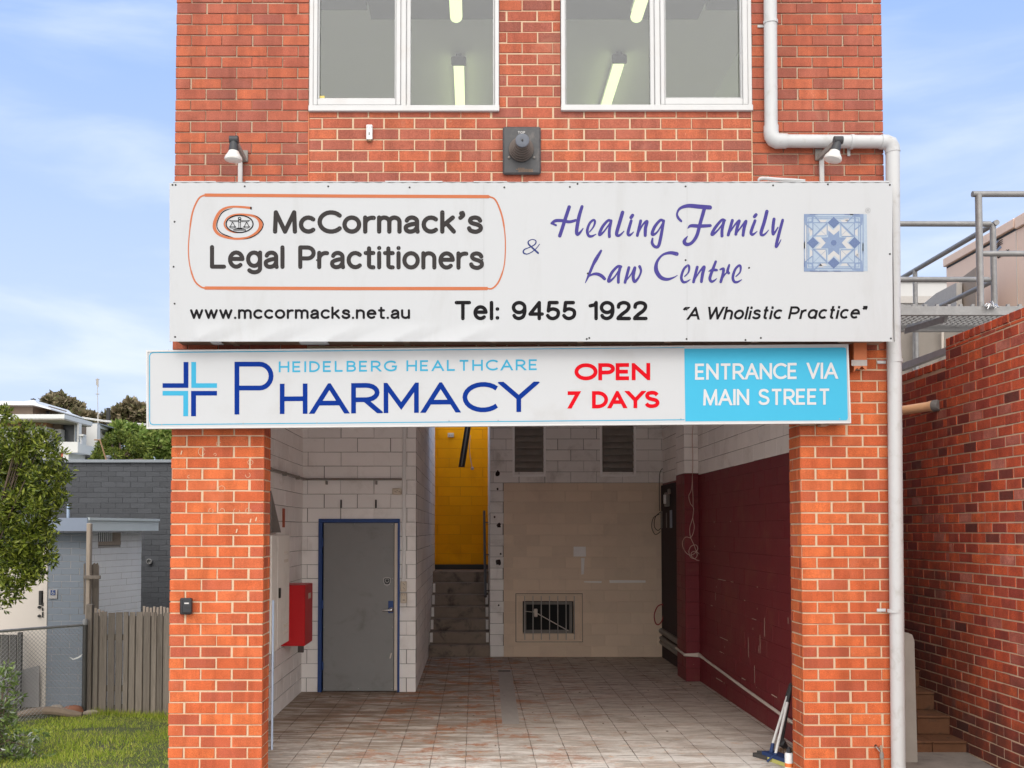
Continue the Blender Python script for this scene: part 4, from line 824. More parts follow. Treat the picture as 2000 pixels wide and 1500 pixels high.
def scales(m):
    t8 = lambda x, y, o: s1(*z8(x, y), o + .0012)
    ribbon(m, arc(1045, 650, 405, 258, 0, 360, 40)[:-1], 34, t8, False, close=True)
    for c, w in (([(830, 182), (640, 235), (500, 335), (395, 530), (360, 700), (405, 830), (520, 940), (700, 1015), (850, 1055)], 26), ([(1450, 378), (1620, 462), (1728, 580), (1755, 680), (1700, 820), (1560, 965), (1350, 1072), (1150, 1112)], 24)):
        nib(m, c, [4] + [w] * (len(c) - 2) + [4], t8)
    ribbon(m, [(1388, 138), (1388, 212)], 46, t8, False)
    ribbon(m, [(1020, 500), (1020, 780)], 16, t8, False); ribbon(m, [(1072, 500), (1072, 780)], 16, t8, False); ribbon(m, arc(1045, 480, 40, 30, 0, 360, 12)[:-1], 18, t8, False, close=True); ribbon(m, [(1000, 530), (1090, 530)], 16, t8, False); ribbon(m, [(1005, 600), (1085, 600)], 14, t8, False)
    for sgn in (-1, 1):
        cx = 1045 + sgn * 210; ribbon(m, [(1045 + sgn * 40, 548), (1045 + sgn * 300, 548), (1045 + sgn * 250, 580), (1045 + sgn * 40, 578)], 13, t8, False, close=True)
        ribbon(m, [(cx, 590), (cx - 72, 735)], 18, t8, False); ribbon(m, [(cx, 590), (cx + 78, 735)], 18, t8, False); ribbon(m, [(cx - 100, 735), (cx + 100, 735)], 16, t8, False); nib(m, [(cx - 100, 740), (cx - 50, 768), (cx, 775), (cx + 50, 768), (cx + 100, 740)], 15, t8)
    ribbon(m, [(870, 825), (960, 775), (1130, 775), (1225, 825)], 15, t8, False); ribbon(m, [(960, 790), (1130, 790)], 22, t8, False); ribbon(m, [(855, 830), (880, 845), (1210, 845), (1235, 830), (1200, 812), (890, 812)], 14, t8, False, close=True)
lett(sg, 'emblem_scales', 'vinyl_black', scales)
def z7(x, y): return (1628.4 + x * 58.2, 474.2 + y * 56.2)
tp = part(sg, 'tile_picture', 'tile_pale', lambda m: (m.box(s1(1571, 0, 0).x, s1(1686.5, 0, 0).x, Y1 - .0012, Y1 - .0002, P(1600, 529.5, Y1).z, P(1600, 418.5, Y1).z)))
def t7(x, y, o): return s1(*z7(x, y), o + .0005)
def tl_white(m):
    pl = []
    for k in range(4):
        c, s_ = math.cos(k * math.pi / 2), math.sin(k * math.pi / 2); R = lambda x, y: t7(x * c - y * s_, x * s_ + y * c, .001)
        pl += [[R(-.52, -.80), R(-.22, -.80), R(-.30, -.70), R(-.48, -.70)], [R(.52, -.80), R(.48, -.70), R(.30, -.70), R(.22, -.80)], [R(-.20, -.62), R(-.02, -.44), R(.16, -.62), R(.20, -.60), R(.20, -.44), R(0, -.26), R(-.20, -.44)],
               [R(-.58, -.26), R(-.24, -.58), R(-.24, -.27)], [R(-.86, -.52), R(-.80, -.52), R(-.72, -.46), R(-.86, -.30)]]
    for p in pl: m.add(p, [tuple(range(len(p)))])
lett(tp, 'pale_pieces', 'tile_white', tl_white)
def tl_mid(m):
    star = []
    for k in range(16):
        r = .46 if k % 2 == 0 else .27; a = math.radians(22.5 * k + 22.5); star.append(t7(math.cos(a) * r, math.sin(a) * r, .0015))
    m.add(star, [tuple(range(16))])
    for h, w in ((.985, .03), (.90, .03), (.84, .02), (.70, .03)): ribbon(m, [(-h, -h), (h, -h), (h, h), (-h, h)], w, t7, False, close=True)
    for k in range(4):
        c, s_ = math.cos(k * math.pi / 2), math.sin(k * math.pi / 2); R = lambda x, y: (x * c - y * s_, x * s_ + y * c)
        for a, b, w in (((-.68, -.22), (-.22, -.68), .05), ((-.68, -.68), (-.46, -.46), .014), ((-.95, -.66), (-.70, -.44), .04), ((-.66, -.95), (-.46, -.72), .04), ((-.22, -.68), (-.22, -.26), .025), ((-.24, -.24), (-.68, -.24), .02), ((-.42, -.42), (-.26, -.26), .012)): ribbon(m, [R(*a), R(*b)], w, t7, False)
        ribbon(m, [R(-.95, -.95), R(-.70, -.93), R(-.72, -.72), R(-.93, -.70)], .06, t7, False, close=True)
lett(tp, 'blue_pieces', 'tile_mid', tl_mid)
def tl_dark(m):
    for k in range(4):
        c, s_ = math.cos(k * math.pi / 2), math.sin(k * math.pi / 2); m.add([t7(x * c - y * s_, x * s_ + y * c, .002) for x, y in ((0, -.90), (.205, -.70), (0, -.50), (-.205, -.70))], [(0, 1, 2, 3)])
    m.add([t7(.10 * math.cos(a), .10 * math.sin(a), .0022) for a in [k * .785 for k in range(8)]], [tuple(range(8))])
    r = random.Random(2)
    for k in range(4):
        c, s_ = math.cos(k * math.pi / 2), math.sin(k * math.pi / 2)
        for q in range(3): x = r.uniform(-.9, .6); m.add([t7(a * c - b * s_, a * s_ + b * c, .002) for a, b in ((x, -1.0), (x + r.uniform(.15, .35), -1.0), (x + .3, -.965), (x + .02, -.965))], [(0, 1, 2, 3)])
lett(tp, 'dark_diamonds', 'tile_dark', tl_dark)
lett(sg, 'registered_mark', 'vinyl_grey', lambda m: (ribbon(m, arc(1695, 411, 4.8, 4.8, 0, 360, 18)[:-1], .8, s1, False, close=True), write(m, 'R', 1693, 1697.5, 413.6, 408.6, .9, s1)))
def screws(m):
    for (x, y) in ((337, 361), (343, 361), (478, 364), (641, 364), (800, 366), (985, 366), (1113, 365), (1128, 359), (1339, 364), (1510, 362), (1617, 360), (1738, 361), (341, 433), (339, 521), (341, 593), (342, 658), (501, 657), (506, 657), (658, 657), (782, 657), (941, 655), (1146, 662), (1151, 660), (1341, 662), (1486, 660), (1456, 664), (1740, 661), (1738, 496), (1463, 523), (1339, 508), (1148, 534), (619, 508), (942, 507)):
        m.lathe(s1(x, y, .0005), (0, -1, 0), [(0, .0075), (.002, .007), (.0035, .003)], 8)
part(sg, 'screws', 'screw_black', screws)
part(sg, 'seam', 'vinyl_grey', lambda m: [ribbon(m, [(x, 360), (x, 666)], .35, s1, False, off=.0006) for x in (945, 1342)])
# ================================================================ pharmacy sign (hung slightly askew)
Y2 = -.15
def s2(x, y, o): return P(x, y, Y2 - o)
c2 = [(285, 684), (1657, 672), (1662.5, 826.5), (286, 837.5)]
ps = thing('shop_sign', tuple((s2(*c2[2], 0) + s2(*c2[3], 0)) / 2 + Vector((0, .03, 0))), 'long white pharmacy sign with blue lettering, red opening days and a sky blue end panel', 'sign')
part(ps, 'panel', 'sign_white_low', lambda m: m.prism([s2(*p, 0) for p in c2], (0, .05, 0)))
def yl(y_left, x): return y_left - (x - 285) / 1372 * 12.0
def rim(m):
    p = c2; n = [(p[0][0] + 3.2, p[0][1] + 3.2), (p[1][0] - 3.2, p[1][1] + 3.2), (p[2][0] - 3.2, p[2][1] - 3.2), (p[3][0] + 3.2, p[3][1] - 3.2)]
    for i in range(4):
        j = (i + 1) % 4; a = [s2(*p[i], .006), s2(*p[j], .006), s2(*n[j], .006), s2(*n[i], .006)]; m.prism(a, (0, .0055, 0))
part(ps, 'rim', 'white_frame', rim)
def b2(m):
    T = [(1337, yl(688, 1337) - .3), (300, 688.6), (294.5, 690), (292, 695), (292.4, 822), (294, 827.5), (299, 829.5), (1337, yl(829.5, 1337) - .5)]
    ribbon(m, T, 1.7, s2, False)
lett(ps, 'border_line', 'vinyl_cyan', b2)
lett(ps, 'blue_panel', 'vinyl_panel_blue', lambda m: m.add([s2(x, y, .001) for x, y in [(1336.5, 681)] + [(1649, 678.6), (1652, 680.2), (1653, 683)] + [(1656, 816), (1655, 819.5), (1652, 821)] + [(1338.5, 823)]], [tuple(range(8))]))
def cross_a(m):
    for p in ([(358.5, 707), (368, 707), (368, 757.5), (317.5, 757.5), (317.5, 748.5), (358.5, 748.5)], [(423.8, 763.5), (423.8, 772.5), (382.8, 772.5), (382.8, 813), (373.2, 813), (373.2, 763.5)]):
        m.add([s2(*q, .001) for q in p], [(0, 1, 2, 5), (2, 3, 4, 5)])
def cross_b(m):
    for p in ([(373.6, 707), (383, 707), (383, 748.5), (423.8, 748.5), (423.8, 757.5), (373.6, 757.5)], [(317.5, 763.5), (367.5, 763.5), (367.5, 813), (358, 813), (358, 772.5), (317.5, 772.5)]):
        m.add([s2(*q, .001) for q in p], [(0, 1, 2, 5), (2, 3, 4, 5)] if p[0][0] > 370 else [(0, 1, 4, 5), (1, 2, 3, 4)])
lett(ps, 'cross_emblem', 'vinyl_blue', cross_a, 'dark blue half of the cross emblem'); lett(ps, 'cross_emblem', 'vinyl_cyan', cross_b, 'light blue half of the cross emblem')
SL = -.0086
def pharm(m):
    ribbon(m, [(462.7, 809.5), (462.7, 711.2), (505, 711.2)] + arc(507, 734.5, 22.5, 23.3, -90, 90, 12) + [(505, 757.8), (467, 757.8)], 9.4, s2, False)
    write(m, 'HARMACY', 546.5, 1049, 808.6, 749.5, 9.2, s2, track=.32, rnd=False, slope=SL)
GW = {'H': .92, 'A': 1.3, 'R': .98, 'M': 1.22, 'C': 1.2, 'Y': 1.28}
_sv = {k: G[k] for k in GW}
def wide(k):
    w, ps_ = _sv[k]; f = GW[k] / w; return (GW[k], [[(x * f, y) for x, y in p] for p in ps_])
for k in GW: G[k] = wide(k)
G['M'] = (1.22, [[(0, 0), (0, 1), (.61, .18), (1.22, 1), (1.22, 0)]])
lett(ps, 'lettering', 'vinyl_blue', pharm, 'word PHARMACY in dark blue capitals')
for k in GW: G[k] = _sv[k]
lett(ps, 'lettering', 'vinyl_cyan', lambda m: write(m, 'HEIDELBERG HEALTHCARE', 544.5, 1050, 727.2, 706, 3.5, s2, track=.34, space=.5, rnd=False, slope=SL), 'words HEIDELBERG HEALTHCARE in light blue capitals')
lett(ps, 'lettering', 'vinyl_red', lambda m: write(m, 'OPEN', 1122, 1270, 743, 709.5, 7.6, s2, track=.2, rnd=False, slope=-.004), 'word OPEN in red capitals')
lett(ps, 'lettering', 'vinyl_red', lambda m: write(m, '7 DAYS', 1105, 1288.5, 798, 764.2, 7.4, s2, track=.2, space=.6, rnd=False, slope=-.006), 'words 7 DAYS in red capitals')
s2b = lambda x, y, o: s2(x, y, o + .0014)
lett(ps, 'lettering', 'vinyl_white', lambda m: write(m, 'ENTRANCE VIA', 1357.5, 1636.5, 741.8, 710.2, 4.9, s2b, track=.22, space=.52, rnd=False, slope=-.0075), 'words ENTRANCE VIA in white capitals')
lett(ps, 'lettering', 'vinyl_white', lambda m: write(m, 'MAIN STREET', 1373.5, 1622, 791.8, 760.2, 4.9, s2b, track=.22, space=.52, rnd=False, slope=-.006), 'words MAIN STREET in white capitals')
part(ps, 'screws', 'vinyl_grey', lambda m: [m.lathe(s2(x, y, .0005), (0, -1, 0), [(0, .005), (.002, .004)], 8) for x, y in ((316, 829), (475, 827), (619, 826), (877, 822), (973, 821), (1330, 818), (329, 684), (463, 683), (620, 682), (1530, 676), (1640, 818))])
for xb in (XL + .2, XR - .55): part(ps, 'fixing_batten', 'sign_timber', lambda m: m.bbox(xb, xb + .06, Y2 + .051, -.004, s2(400, 830, 0).z, s2(400, 690, 0).z))
# ================================================================ fittings on the street wall
def floodlight(cx, cy, tip, base, plate, strap, label, mirror):
    o = thing('floodlight', P(*plate, -.01), label, 'floodlight', 'floodlights above the law firm sign')
    Yl = -.28; b = P(*plate, -.003); t = P(*tip, Yl)
    part(o, 'wall_plate', 'bracket_grey', lambda m: m.bbox(b.x - .028, b.x + .028, -.024, -.004, b.z - .045, b.z + .045, .004))
    part(o, 'arm', 'bracket_grey', lambda m: m.tube([b + Vector((0, -.02, -.03)), t + Vector((0, .02, .0))], .017, 4, sq=True))
    k = P(cx, cy, Yl); ax = (k - t); ax = (ax + Vector((0, .0, 0))).normalized()
    part(o, 'pivot', 'lamp_black', lambda m: m.tube([t + Vector((-.032, 0, .0)), t + Vector((.032, 0, .0))], .03, 14))
    part(o, 'socket', 'lamp_black', lambda m: m.lathe(t + ax * .012, ax, [(0, .024), (.02, .032), (.055, .036), (.075, .038)], 20))
    lb = part(o, 'lamp', 'lamp_glass', lambda m: m.lathe(t + ax * .085, ax, [(0, .036), (.02, .045), (.05, .064), (.062, .067), (.072, .063), (.078, .04), (.08, .0)], 28))
    c = MB(); x = P(strap[0], 300, -.01).x; zb = P(strap[0], strap[2], -.02).z; zt = P(strap[0], strap[1], -.02).z
    part(o, 'conduit', 'conduit_grey', lambda m: m.bbox(x - .017, x + .017, -.026, -.002, zb, zt, .003))
floodlight(456, 304, (457, 273), 0, (478, 306), (470, 305, 358), 'left floodlight with black socket and clouded lamp aimed down over law firm emblem', False)
floodlight(1630, 298, (1637, 274), 0, (1598, 303), (1604, 305, 356), 'right floodlight on rusty bracket in front of horizontal white downpipe', True)
# downpipe
dp = thing('downpipe', P(1755, 1490, -.06), 'white pvc downpipe with elbows running down right edge of brick building', 'downpipe')
yp = -.065; rp_ = .05
ua = P(1504, -40, yp); ub = P(1506, 262, yp); uc = P(1520, 276, yp); ud = P(1722, 277, yp); ue = P(1743, 288, yp); uf = P(1748, 670, -.04)
X2 = P(1750, 1000, yp).x
part(dp, 'pipe', 'pvc_white', lambda m: m.tube([P(1504, -60, yp), P(1506, 250, yp)], rp_, 20))
part(dp, 'elbow', 'pvc_white', lambda m: m.tube([P(1506, 246, yp), P(1506, 258, yp)] + [P(*q, yp) for q in ((1507, 266), (1511, 272), (1518, 275.5))] + [P(1532, 275.5, yp), P(1536, 275.5, yp)], rp_ + .006, 20))
part(dp, 'pipe', 'pvc_white', lambda m: m.tube([P(1530, 275.5, yp), P(1722, 277, yp)], rp_, 20))
part(dp, 'elbow', 'pvc_white', lambda m: m.tube([P(1720, 277, yp), P(1730, 277.5, yp), P(1738, 281, yp), P(1742.5, 289, yp), P(1743.5, 298, yp)], rp_ + .006, 20))
part(dp, 'pipe', 'pvc_white', lambda m: m.tube([P(1743.5, 294, yp), P(1744.5, 480, yp), P(1745, 668, yp), P(1747, 700, yp), P(1748.5, 900, yp), P(1752, 1250, yp), P(1754.5, 1480, yp), P(1756, 1560, yp)], rp_ + .002, 20))
for y in (705, 1193):
    part(dp, 'clip', 'pvc_white', lambda m: (lambda a: (m.lathe(a + Vector((0, 0, -.012)), (0, 0, 1), [(0, rp_ + .006), (.024, rp_ + .006)], 20), m.bbox(a.x - .115, a.x - .045, -.012, -.003, a.z - .012, a.z + .012, .003)))(P(1748, y, yp)))
part(dp, 'clip', 'pvc_white', lambda m: (lambda a: (m.lathe(a + Vector((-.012, 0, 0)), (1, 0, 0), [(0, rp_ + .006), (.024, rp_ + .006)], 20), m.bbox(a.x - .012, a.x + .012, -.012, -.003, a.z - .09, a.z + .07, .003)))(P(1663, 277, yp)))
part(dp, 'clip', 'pvc_white', lambda m: (lambda a: (m.lathe(a + Vector((0, 0, -.012)), (0, 0, 1), [(0, rp_ + .006), (.024, rp_ + .006)], 20), m.bbox(a.x - .085, a.x + .07, -.012, -.003, a.z - .01, a.z + .01, .003)))(P(1505, 44, yp)))
# flue terminal
fl = thing('flue_terminal', P(1018, 342, 0), 'black square wall flue with a finned round cowl between the two windows', 'vent')
fa, fb = P(982, 342, -.01), P(1056, 249, -.01)
part(fl, 'plate', 'flue_black', lambda m: m.bbox(fa.x, fb.x, -.035, -.002, fa.z, fb.z, .012))
fc = P(1018, 293, -.035)
def fins(m):
    ax = (0, -1, 0)
    for i in range(6): r = .098 - .008 * i; m.lathe(fc + Vector((0, -.012 - .028 * i, 0)), ax, [(0, r * .8), (.004, r), (.012, r * .97), (.016, r * .72)], 28)
    m.lathe(fc, ax, [(0, .06), (.175, .045)], 20)
part(fl, 'fins', 'flue_fin', fins)
part(fl, 'cap', 'flue_cap', lambda m: (m.lathe(fc + Vector((0, -.178, 0)), (0, -1, 0), [(0, .048), (.006, .053), (.016, .052), (.018, .048), (.016, .02)], 28)))
part(fl, 'cap_bolt', 'screw_black', lambda m: m.lathe(fc + Vector((0, -.193, 0)), (0, -1, 0), [(0, .008), (.008, .007)], 10))
for x, y in ((1018, 264), (994, 308), (1043, 308)): part(fl, 'stud', 'bracket_grey', lambda m: m.lathe(P(x, y, -.035), (0, -1, 0), [(0, .01), (.01, .009), (.014, .004)], 10))
to_f = lambda x, y, o: P(x, y, -.0352 - o)
lett(fl, 'lettering', 'conduit_grey', lambda m: write(m, 'TOP', 1011.5, 1025.5, 261, 256.2, .9, to_f, track=.35))
def fine(m):
    r = random.Random(5)
    for i, (x0, x1) in enumerate(((1012, 1024), (1008, 1041), (1013, 1041), (1012, 1042))):
        x = x0
        while x < x1: w = r.uniform(1, 3.2); ribbon(m, [(x, 328.5 + 2.2 * i), (min(x1, x + w), 328.5 + 2.2 * i)], .9, to_f, False); x += w + .8
lett(fl, 'fine_print', 'bristle', fine)
# door chime, key safe, stub pipe, tap pipe, hose
ch = thing('sensor_box', P(722, 276, 0), 'small white rectangular box screwed to bricks below left window', 'sensor')
part(ch, 'case', 'plastic_white', lambda m: pb(m, 716, 728, 246, 275, 0, .001, .03, .005)); part(ch, 'base_cap', 'bristle', lambda m: pb(m, 717, 727, 275.5, 277.5, 0, .001, .028, .002))
part(ch, 'marks', 'screw_black', lambda m: [m.lathe(P(x, y, -.031), (0, -1, 0), [(0, .004), (.001, .003)], 8) for x, y in ((718, 248), (726, 248), (718, 273), (726, 273), (722, 250))] + [pb(m, 720, 722, 258, 264, -.031, 0, .0012, .0003)])
ks = thing('key_safe', P(366, 1200, 0), 'black plastic key safe box fixed to left brick pier', 'key safe')
part(ks, 'body', 'box_black', lambda m: pb(m, 354, 377, 1167.5, 1199.5, 0, .001, .045, .008)); part(ks, 'cover', 'box_black', lambda m: pb(m, 356, 375, 1169.5, 1197, -.046, 0, .012, .006)); part(ks, 'label_plate', 'conduit_grey', lambda m: pb(m, 360, 369, 1177, 1179.6, -.0582, 0, .002, .0005)); part(ks, 'latch', 'screw_black', lambda m: pb(m, 362, 370, 1186, 1188, -.0582, 0, .002, .0005))
def stub(m):
    a = P(1663, 670, -.05); b = P(1689, 728, -.05); n = 9; top = a.z; r = random.Random(9)
    x0, x1 = a.x, b.x; ys = [-.09, -.003]
    jag = [.0, .02, .03, .018, .035, .045, .03, .012, .02]
    zs = [b.z + j for j in jag]
    for (ya, yb_) in ((-.095, -.089),):
        vs = [(x0 + (x1 - x0) * i / (n - 1), y, z) for y in (ya, yb_) for z in (0, 1) for i in range(n)]
        V = []
        for y in (ya, yb_):
            V += [(x0 + (x1 - x0) * i / (n - 1), y, zs[i]) for i in range(n)]; V += [(x0 + (x1 - x0) * i / (n - 1), y, top) for i in range(n)]
        F = []
        for i in range(n - 1): F += [(i, i + 1, n + i + 1, n + i), (2 * n + i, 3 * n + i, 3 * n + i + 1, 2 * n + i + 1), (i, 2 * n + i, 2 * n + i + 1, i + 1)]
        m.add(V, F)
    m.box(x0, x0 + .006, -.0885, -.004, zs[0] + .005, top); m.box(x1 - .006, x1, -.0885, -.004, zs[-1] + .01, top)
sb = thing('downpipe_stub', P(1676, 728, -.05), 'broken stub of a square orange downpipe hanging beside the sky blue sign panel', 'downpipe')
part(sb, 'pipe', 'painted_orange', stub)
part(sb, 'bare_end', 'raw_grey', lambda m: (lambda a, b: m.box(a.x - .001, b.x + .001, -.0965, -.0952, b.z + .046, a.z))(P(1663, 703, -.095), P(1689, 728, -.05)))
tpipe = thing('tap_pipe', P(1719, 1500, -.03), 'short bent metal water pipe coming out of hole low in the right pier', 'pipe')
part(tpipe, 'hole', 'dark_void', lambda m: m.lathe(P(1710.5, 1457, -.0005), (0, -1, 0), [(0, .012), (.002, .011)], 12))
part(tpipe, 'pipe', 'steel_shiny', lambda m: m.tube([P(1710.5, 1457, .0), P(1712, 1459, -.03), P(1719, 1468, -.035)], .007, 8)); part(tpipe, 'riser', 'sign_timber', lambda m: m.tube([P(1721, 1456, -.03), P(1722, 1474, -.035), P(1725.5, 1530, -.035)], .010, 8)); part(tpipe, 'joint', 'bracket_grey', lambda m: m.lathe(P(1722, 1474, -.035) + Vector((0, 0, -.03)), (0, 0, 1), [(0, .014), (.03, .016), (.05, .012)], 10))
tag(part(None, 'hose_pipe', 'pvc_white', lambda m: m.tube(smooth_path([P(*q, -.12) for q in ((1481, 354), (1484, 349.5), (1494, 348.5), (1520, 350.5), (1550, 352), (1572, 353.5))]), [.006, .014, .014, .014, .014, .012], 8)), 'loose white plastic pipe lying along the top of the law firm sign', 'pipe')
# ================================================================ things inside the carport
cb = thing('electrical_cabinet', (WL, 1.6, .6), 'tall cream metal electrical cabinet on left carport wall beside the red cabinet', 'cabinet')
def wallx(px, X): return PXc(px, 1035, X).y
XCB = WL + .20; XRB = WL + .26
y0c, y1c = PXc(531, 1035, XCB).y, PXc(567, 1035, XCB - .01).y
zc1 = PXc(545, 1044, XCB).z; zc0 = PXc(549, 1262, XCB).z
y1c = PXc(566, 1035, XCB).y
part(cb, 'case', 'cabinet_cream', lambda m: m.bbox(WL + .001, XCB - .02, y0c, y1c, zc0, zc1, .006))
part(cb, 'door', 'cabinet_cream', lambda m: (m.bbox(XCB - .018, XCB, y0c + .30, y1c - .005, zc0 + .005, zc1 - .005, .005), m.bbox(XCB - .018, XCB, y0c + .01, y0c + .29, zc0 - .02, zc1 - .005, .005)))
part(cb, 'vents', 'edge_cream', lambda m: [m.box(XCB + .0005, XCB + .003, y1c - .30 + .045 * i, y1c - .275 + .045 * i, z, z + .03) for i in range(5) for z in (zc0 + .10, zc0 + .17, zc1 - .2, zc1 - .28)])
part(cb, 'handle', 'screw_black', lambda m: m.bbox(XCB + .0005, XCB + .02, y0c + .33, y0c + .37, zc0 + .48, zc0 + .58, .006))
rb = thing('hose_cabinet', (WL, 3, .5), 'bright red metal cabinet on left carport wall next to the grey door', 'cabinet')
ry0, ry1 = PXc(552, 1035, WL + .02).y, PXc(590, 1035, WL + .24).y
XRB = P(593, 1200, ry1).x
ra = PXc(602, 1035, WL + .3)
def redbox(m):
    yf = y1c + .35; a = P(555, 1262, yf); b = P(595, 1143, yf)
    m.bbox(WL + .001, b.x, yf, yf + .62, a.z, b.z, .006)
yf = y1c + .55; rA = P(550, 1262, yf); rBx = P(596, 1143, yf)
part(rb, 'case', 'cabinet_red', lambda m: m.bbox(WL + .001, rBx.x, yf, yf + .5, rA.z, rBx.z, .006))
part(rb, 'plate', 'plastic_beige', lambda m: m.box(rBx.x + .001, rBx.x + .003, yf + .2, yf + .36, rBx.z - .16, rBx.z - .1))
part(rb, 'bracket', 'steel_dark', lambda m: m.box(rBx.x - .12, rBx.x - .06, yf + .25, yf + .3, rA.z - .1, rA.z - .001))
tag(part(None, 'warning_strip', 'rust_red', lambda m: (lambda a, b: m.bbox(WL + .001, WL + .008, a.y - .06, a.y + .06, b.z, a.z, .002))(PXc(553.5, 993, WL), PXc(553.5, 1030, WL))), 'narrow red upright strip on white left wall above the cabinets', 'strip')
tag(part(None, 'dark_wedge', 'bracket_grey', lambda m: m.prism([PXc(530, 958, WL + .06), PXc(531, 1040, WL + .06), PXc(549, 1040, WL + .06)], (-.03, 0, 0))), 'dark slanting wedge above cream cabinet on left wall', 'board')  # dark three-sided slab slanting above the cream cabinet
tag(part(None, 'corner_guard', 'strip_blue', lambda m: m.bbox(xi0 + .018, xi0 + .032, .243, .27, P(527, 1465, .25).z, P(530, 1172, .25).z, .004)), 'pale blue metal edge strip standing behind inner edge of left pier', 'guard')
# pipes and fittings on the door wall
zpipe = P(700, 936, YD).z
def pr(m):
    r = .013; y = YD - .025; m.tube([P(785, 936, y), (WL + .05, y, zpipe), (WL + .03, YD - .06, zpipe), (WL + .03, 1.2, zpipe)], r, 8)
    for x in (638, 735): c = P(x, 940, y); m.bbox(c.x - .012, c.x + .012, y - .018, YD - .001, c.z - .04, c.z + .005, .003)
    for yy in (1.6, 2.4, 3.2, 4.0): m.bbox(WL + .001, WL + .05, yy, yy + .02, zpipe - .03, zpipe + .016, .003)
tag(part(None, 'wall_pipe', 'bracket_grey', pr), 'thin dark horizontal pipe clipped along the white wall above blue framed door', 'pipe')
tag(part(None, 'cable_conduit', 'plastic_white', lambda m: (lambda a, b: m.bbox(a.x - .021, a.x + .021, YD - .032, YD - .001, a.z, b.z, .004))(P(789, 1136, YD), P(789, 800, YD))), 'white vertical cable conduit right of the blue framed door', 'conduit')
def outlet(px, py, w, h, Y, label, holes):
    o = thing('power_outlet', P(px, py, Y), label, 'outlet', 'power outlets and switches on the carport walls')
    part(o, 'plate', 'plastic_beige', lambda m: pb(m, px - w / 2, px + w / 2, py - h / 2, py + h / 2, Y, .001, .035, .006))
    part(o, 'face', 'plastic_beige', lambda m: pb(m, px - w / 2 + 1.2, px + w / 2 - 1.2, py - h / 2 + 1.2, py + h / 2 - 1.2, Y - .037, 0, .006, .003))
    part(o, 'sockets', 'screw_black', lambda m: [pb(m, px + dx - .5, px + dx + .5, py + dy - .9, py + dy + .9, Y - .0437, 0, .001, .0002) for dx, dy in holes])
outlet(775.5, 960, 18, 12, YD, 'beige double power outlet beside top of the white conduit', ((-4, 0), (-2, 1), (4, 0), (6, 1), (0, -2)))
outlet(788.5, 1145, 12, 20, YD, 'beige upright double socket at lower end of the white conduit', ((-1, -5), (1, -3), (-1, 3), (1, 5)))
outlet(788.5, 1168, 12, 19, YD, 'beige single socket below upright double socket beside door handle', ((-2, -6), (2, -6), (0, 4), (1.5, 4), (-1.5, 4)))
outlet(880.5, 850, 12, 8.5, YS, 'small beige box on yellow stair wall left of hanging light fitting', ((-2, 0), (2, 0)))
for i, x in enumerate((666.5, 734.5)):
    tag(part(None, 'wall_hook', 'steel_dark', lambda m: pb(m, x - 1.6, x + 1.6, 976, 992.5, YD, .001, .03, .005)), ('left black hook on white wall above grey door', 'right black hook on white wall above grey door')[i], 'hook', 'black hooks above the door')
# batten light in the stair
bt = thing('batten_light', P(910, 870, YB + 1.6), 'dark unlit batten light fitting hanging in front of yellow stair wall', 'light')
b0 = P(919, 800, YB + 1.2); b1 = P(902, 912, YB + 2.0)
part(bt, 'body', 'lamp_black', lambda m: m.prism([b0 + Vector((-.05, 0, 0)), b0 + Vector((.05, 0, 0)), b1 + Vector((.05, 0, 0)), b1 + Vector((-.06, 0, 0))], (0, .07, .0)))
part(bt, 'tube', 'bracket_grey', lambda m: m.tube([b0 + Vector((0, -.02, 0)), b1 + Vector((-.005, -.02, .02))], .013, 10))
tag(part(None, 'hanging_cord', 'wire_pink', lambda m: (m.tube(smooth_path([P(*q, YB + 1.2) for q in ((919, 850), (917, 870), (918, 890), (922, 912))]), .006, 6), m.lathe(P(922.5, 912, YB + 1.2) + Vector((0, 0, -.05)), (0, 0, 1), [(0, .012), (.01, .026), (.04, .026), (.05, .012)], 12))), 'pale cord with white plug hanging beside the batten light', 'cord')
# wire on the pilaster
def wire(m):
    Yw = YP0 - .02; f = lambda q: P(1250 + q[0] / 4.167, 820 + q[1] / 4.167, Yw)
    for pts in ([(432, 40), (425, 150), (430, 300), (427, 430)], [(427, 430), (424, 520), (415, 580), (397, 620), (410, 680), (436, 720), (430, 800), (442, 870), (430, 930), (412, 960)], [(427, 430), (428, 540), (432, 640), (432, 700), (436, 740), (428, 800), (405, 880), (408, 940), (414, 965)],
                [(412, 962), (370, 955), (345, 1000), (360, 1060), (400, 1100), (440, 1090), (470, 1050), (455, 1018), (415, 1030), (398, 1070), (410, 1115), (445, 1130), (466, 1100), (450, 1070), (420, 1080), (420, 1110), (460, 1140), (492, 1140), (490, 1100), (460, 1070), (440, 1020), (415, 965)]):
        m.tube(smooth_path([f(p) for p in pts], 5), .0042, 6)
tag(part(None, 'tangled_wire', 'wire_pink', wire), 'thin pale wire ending in a tangled loop, hanging on maroon pilaster', 'wire')
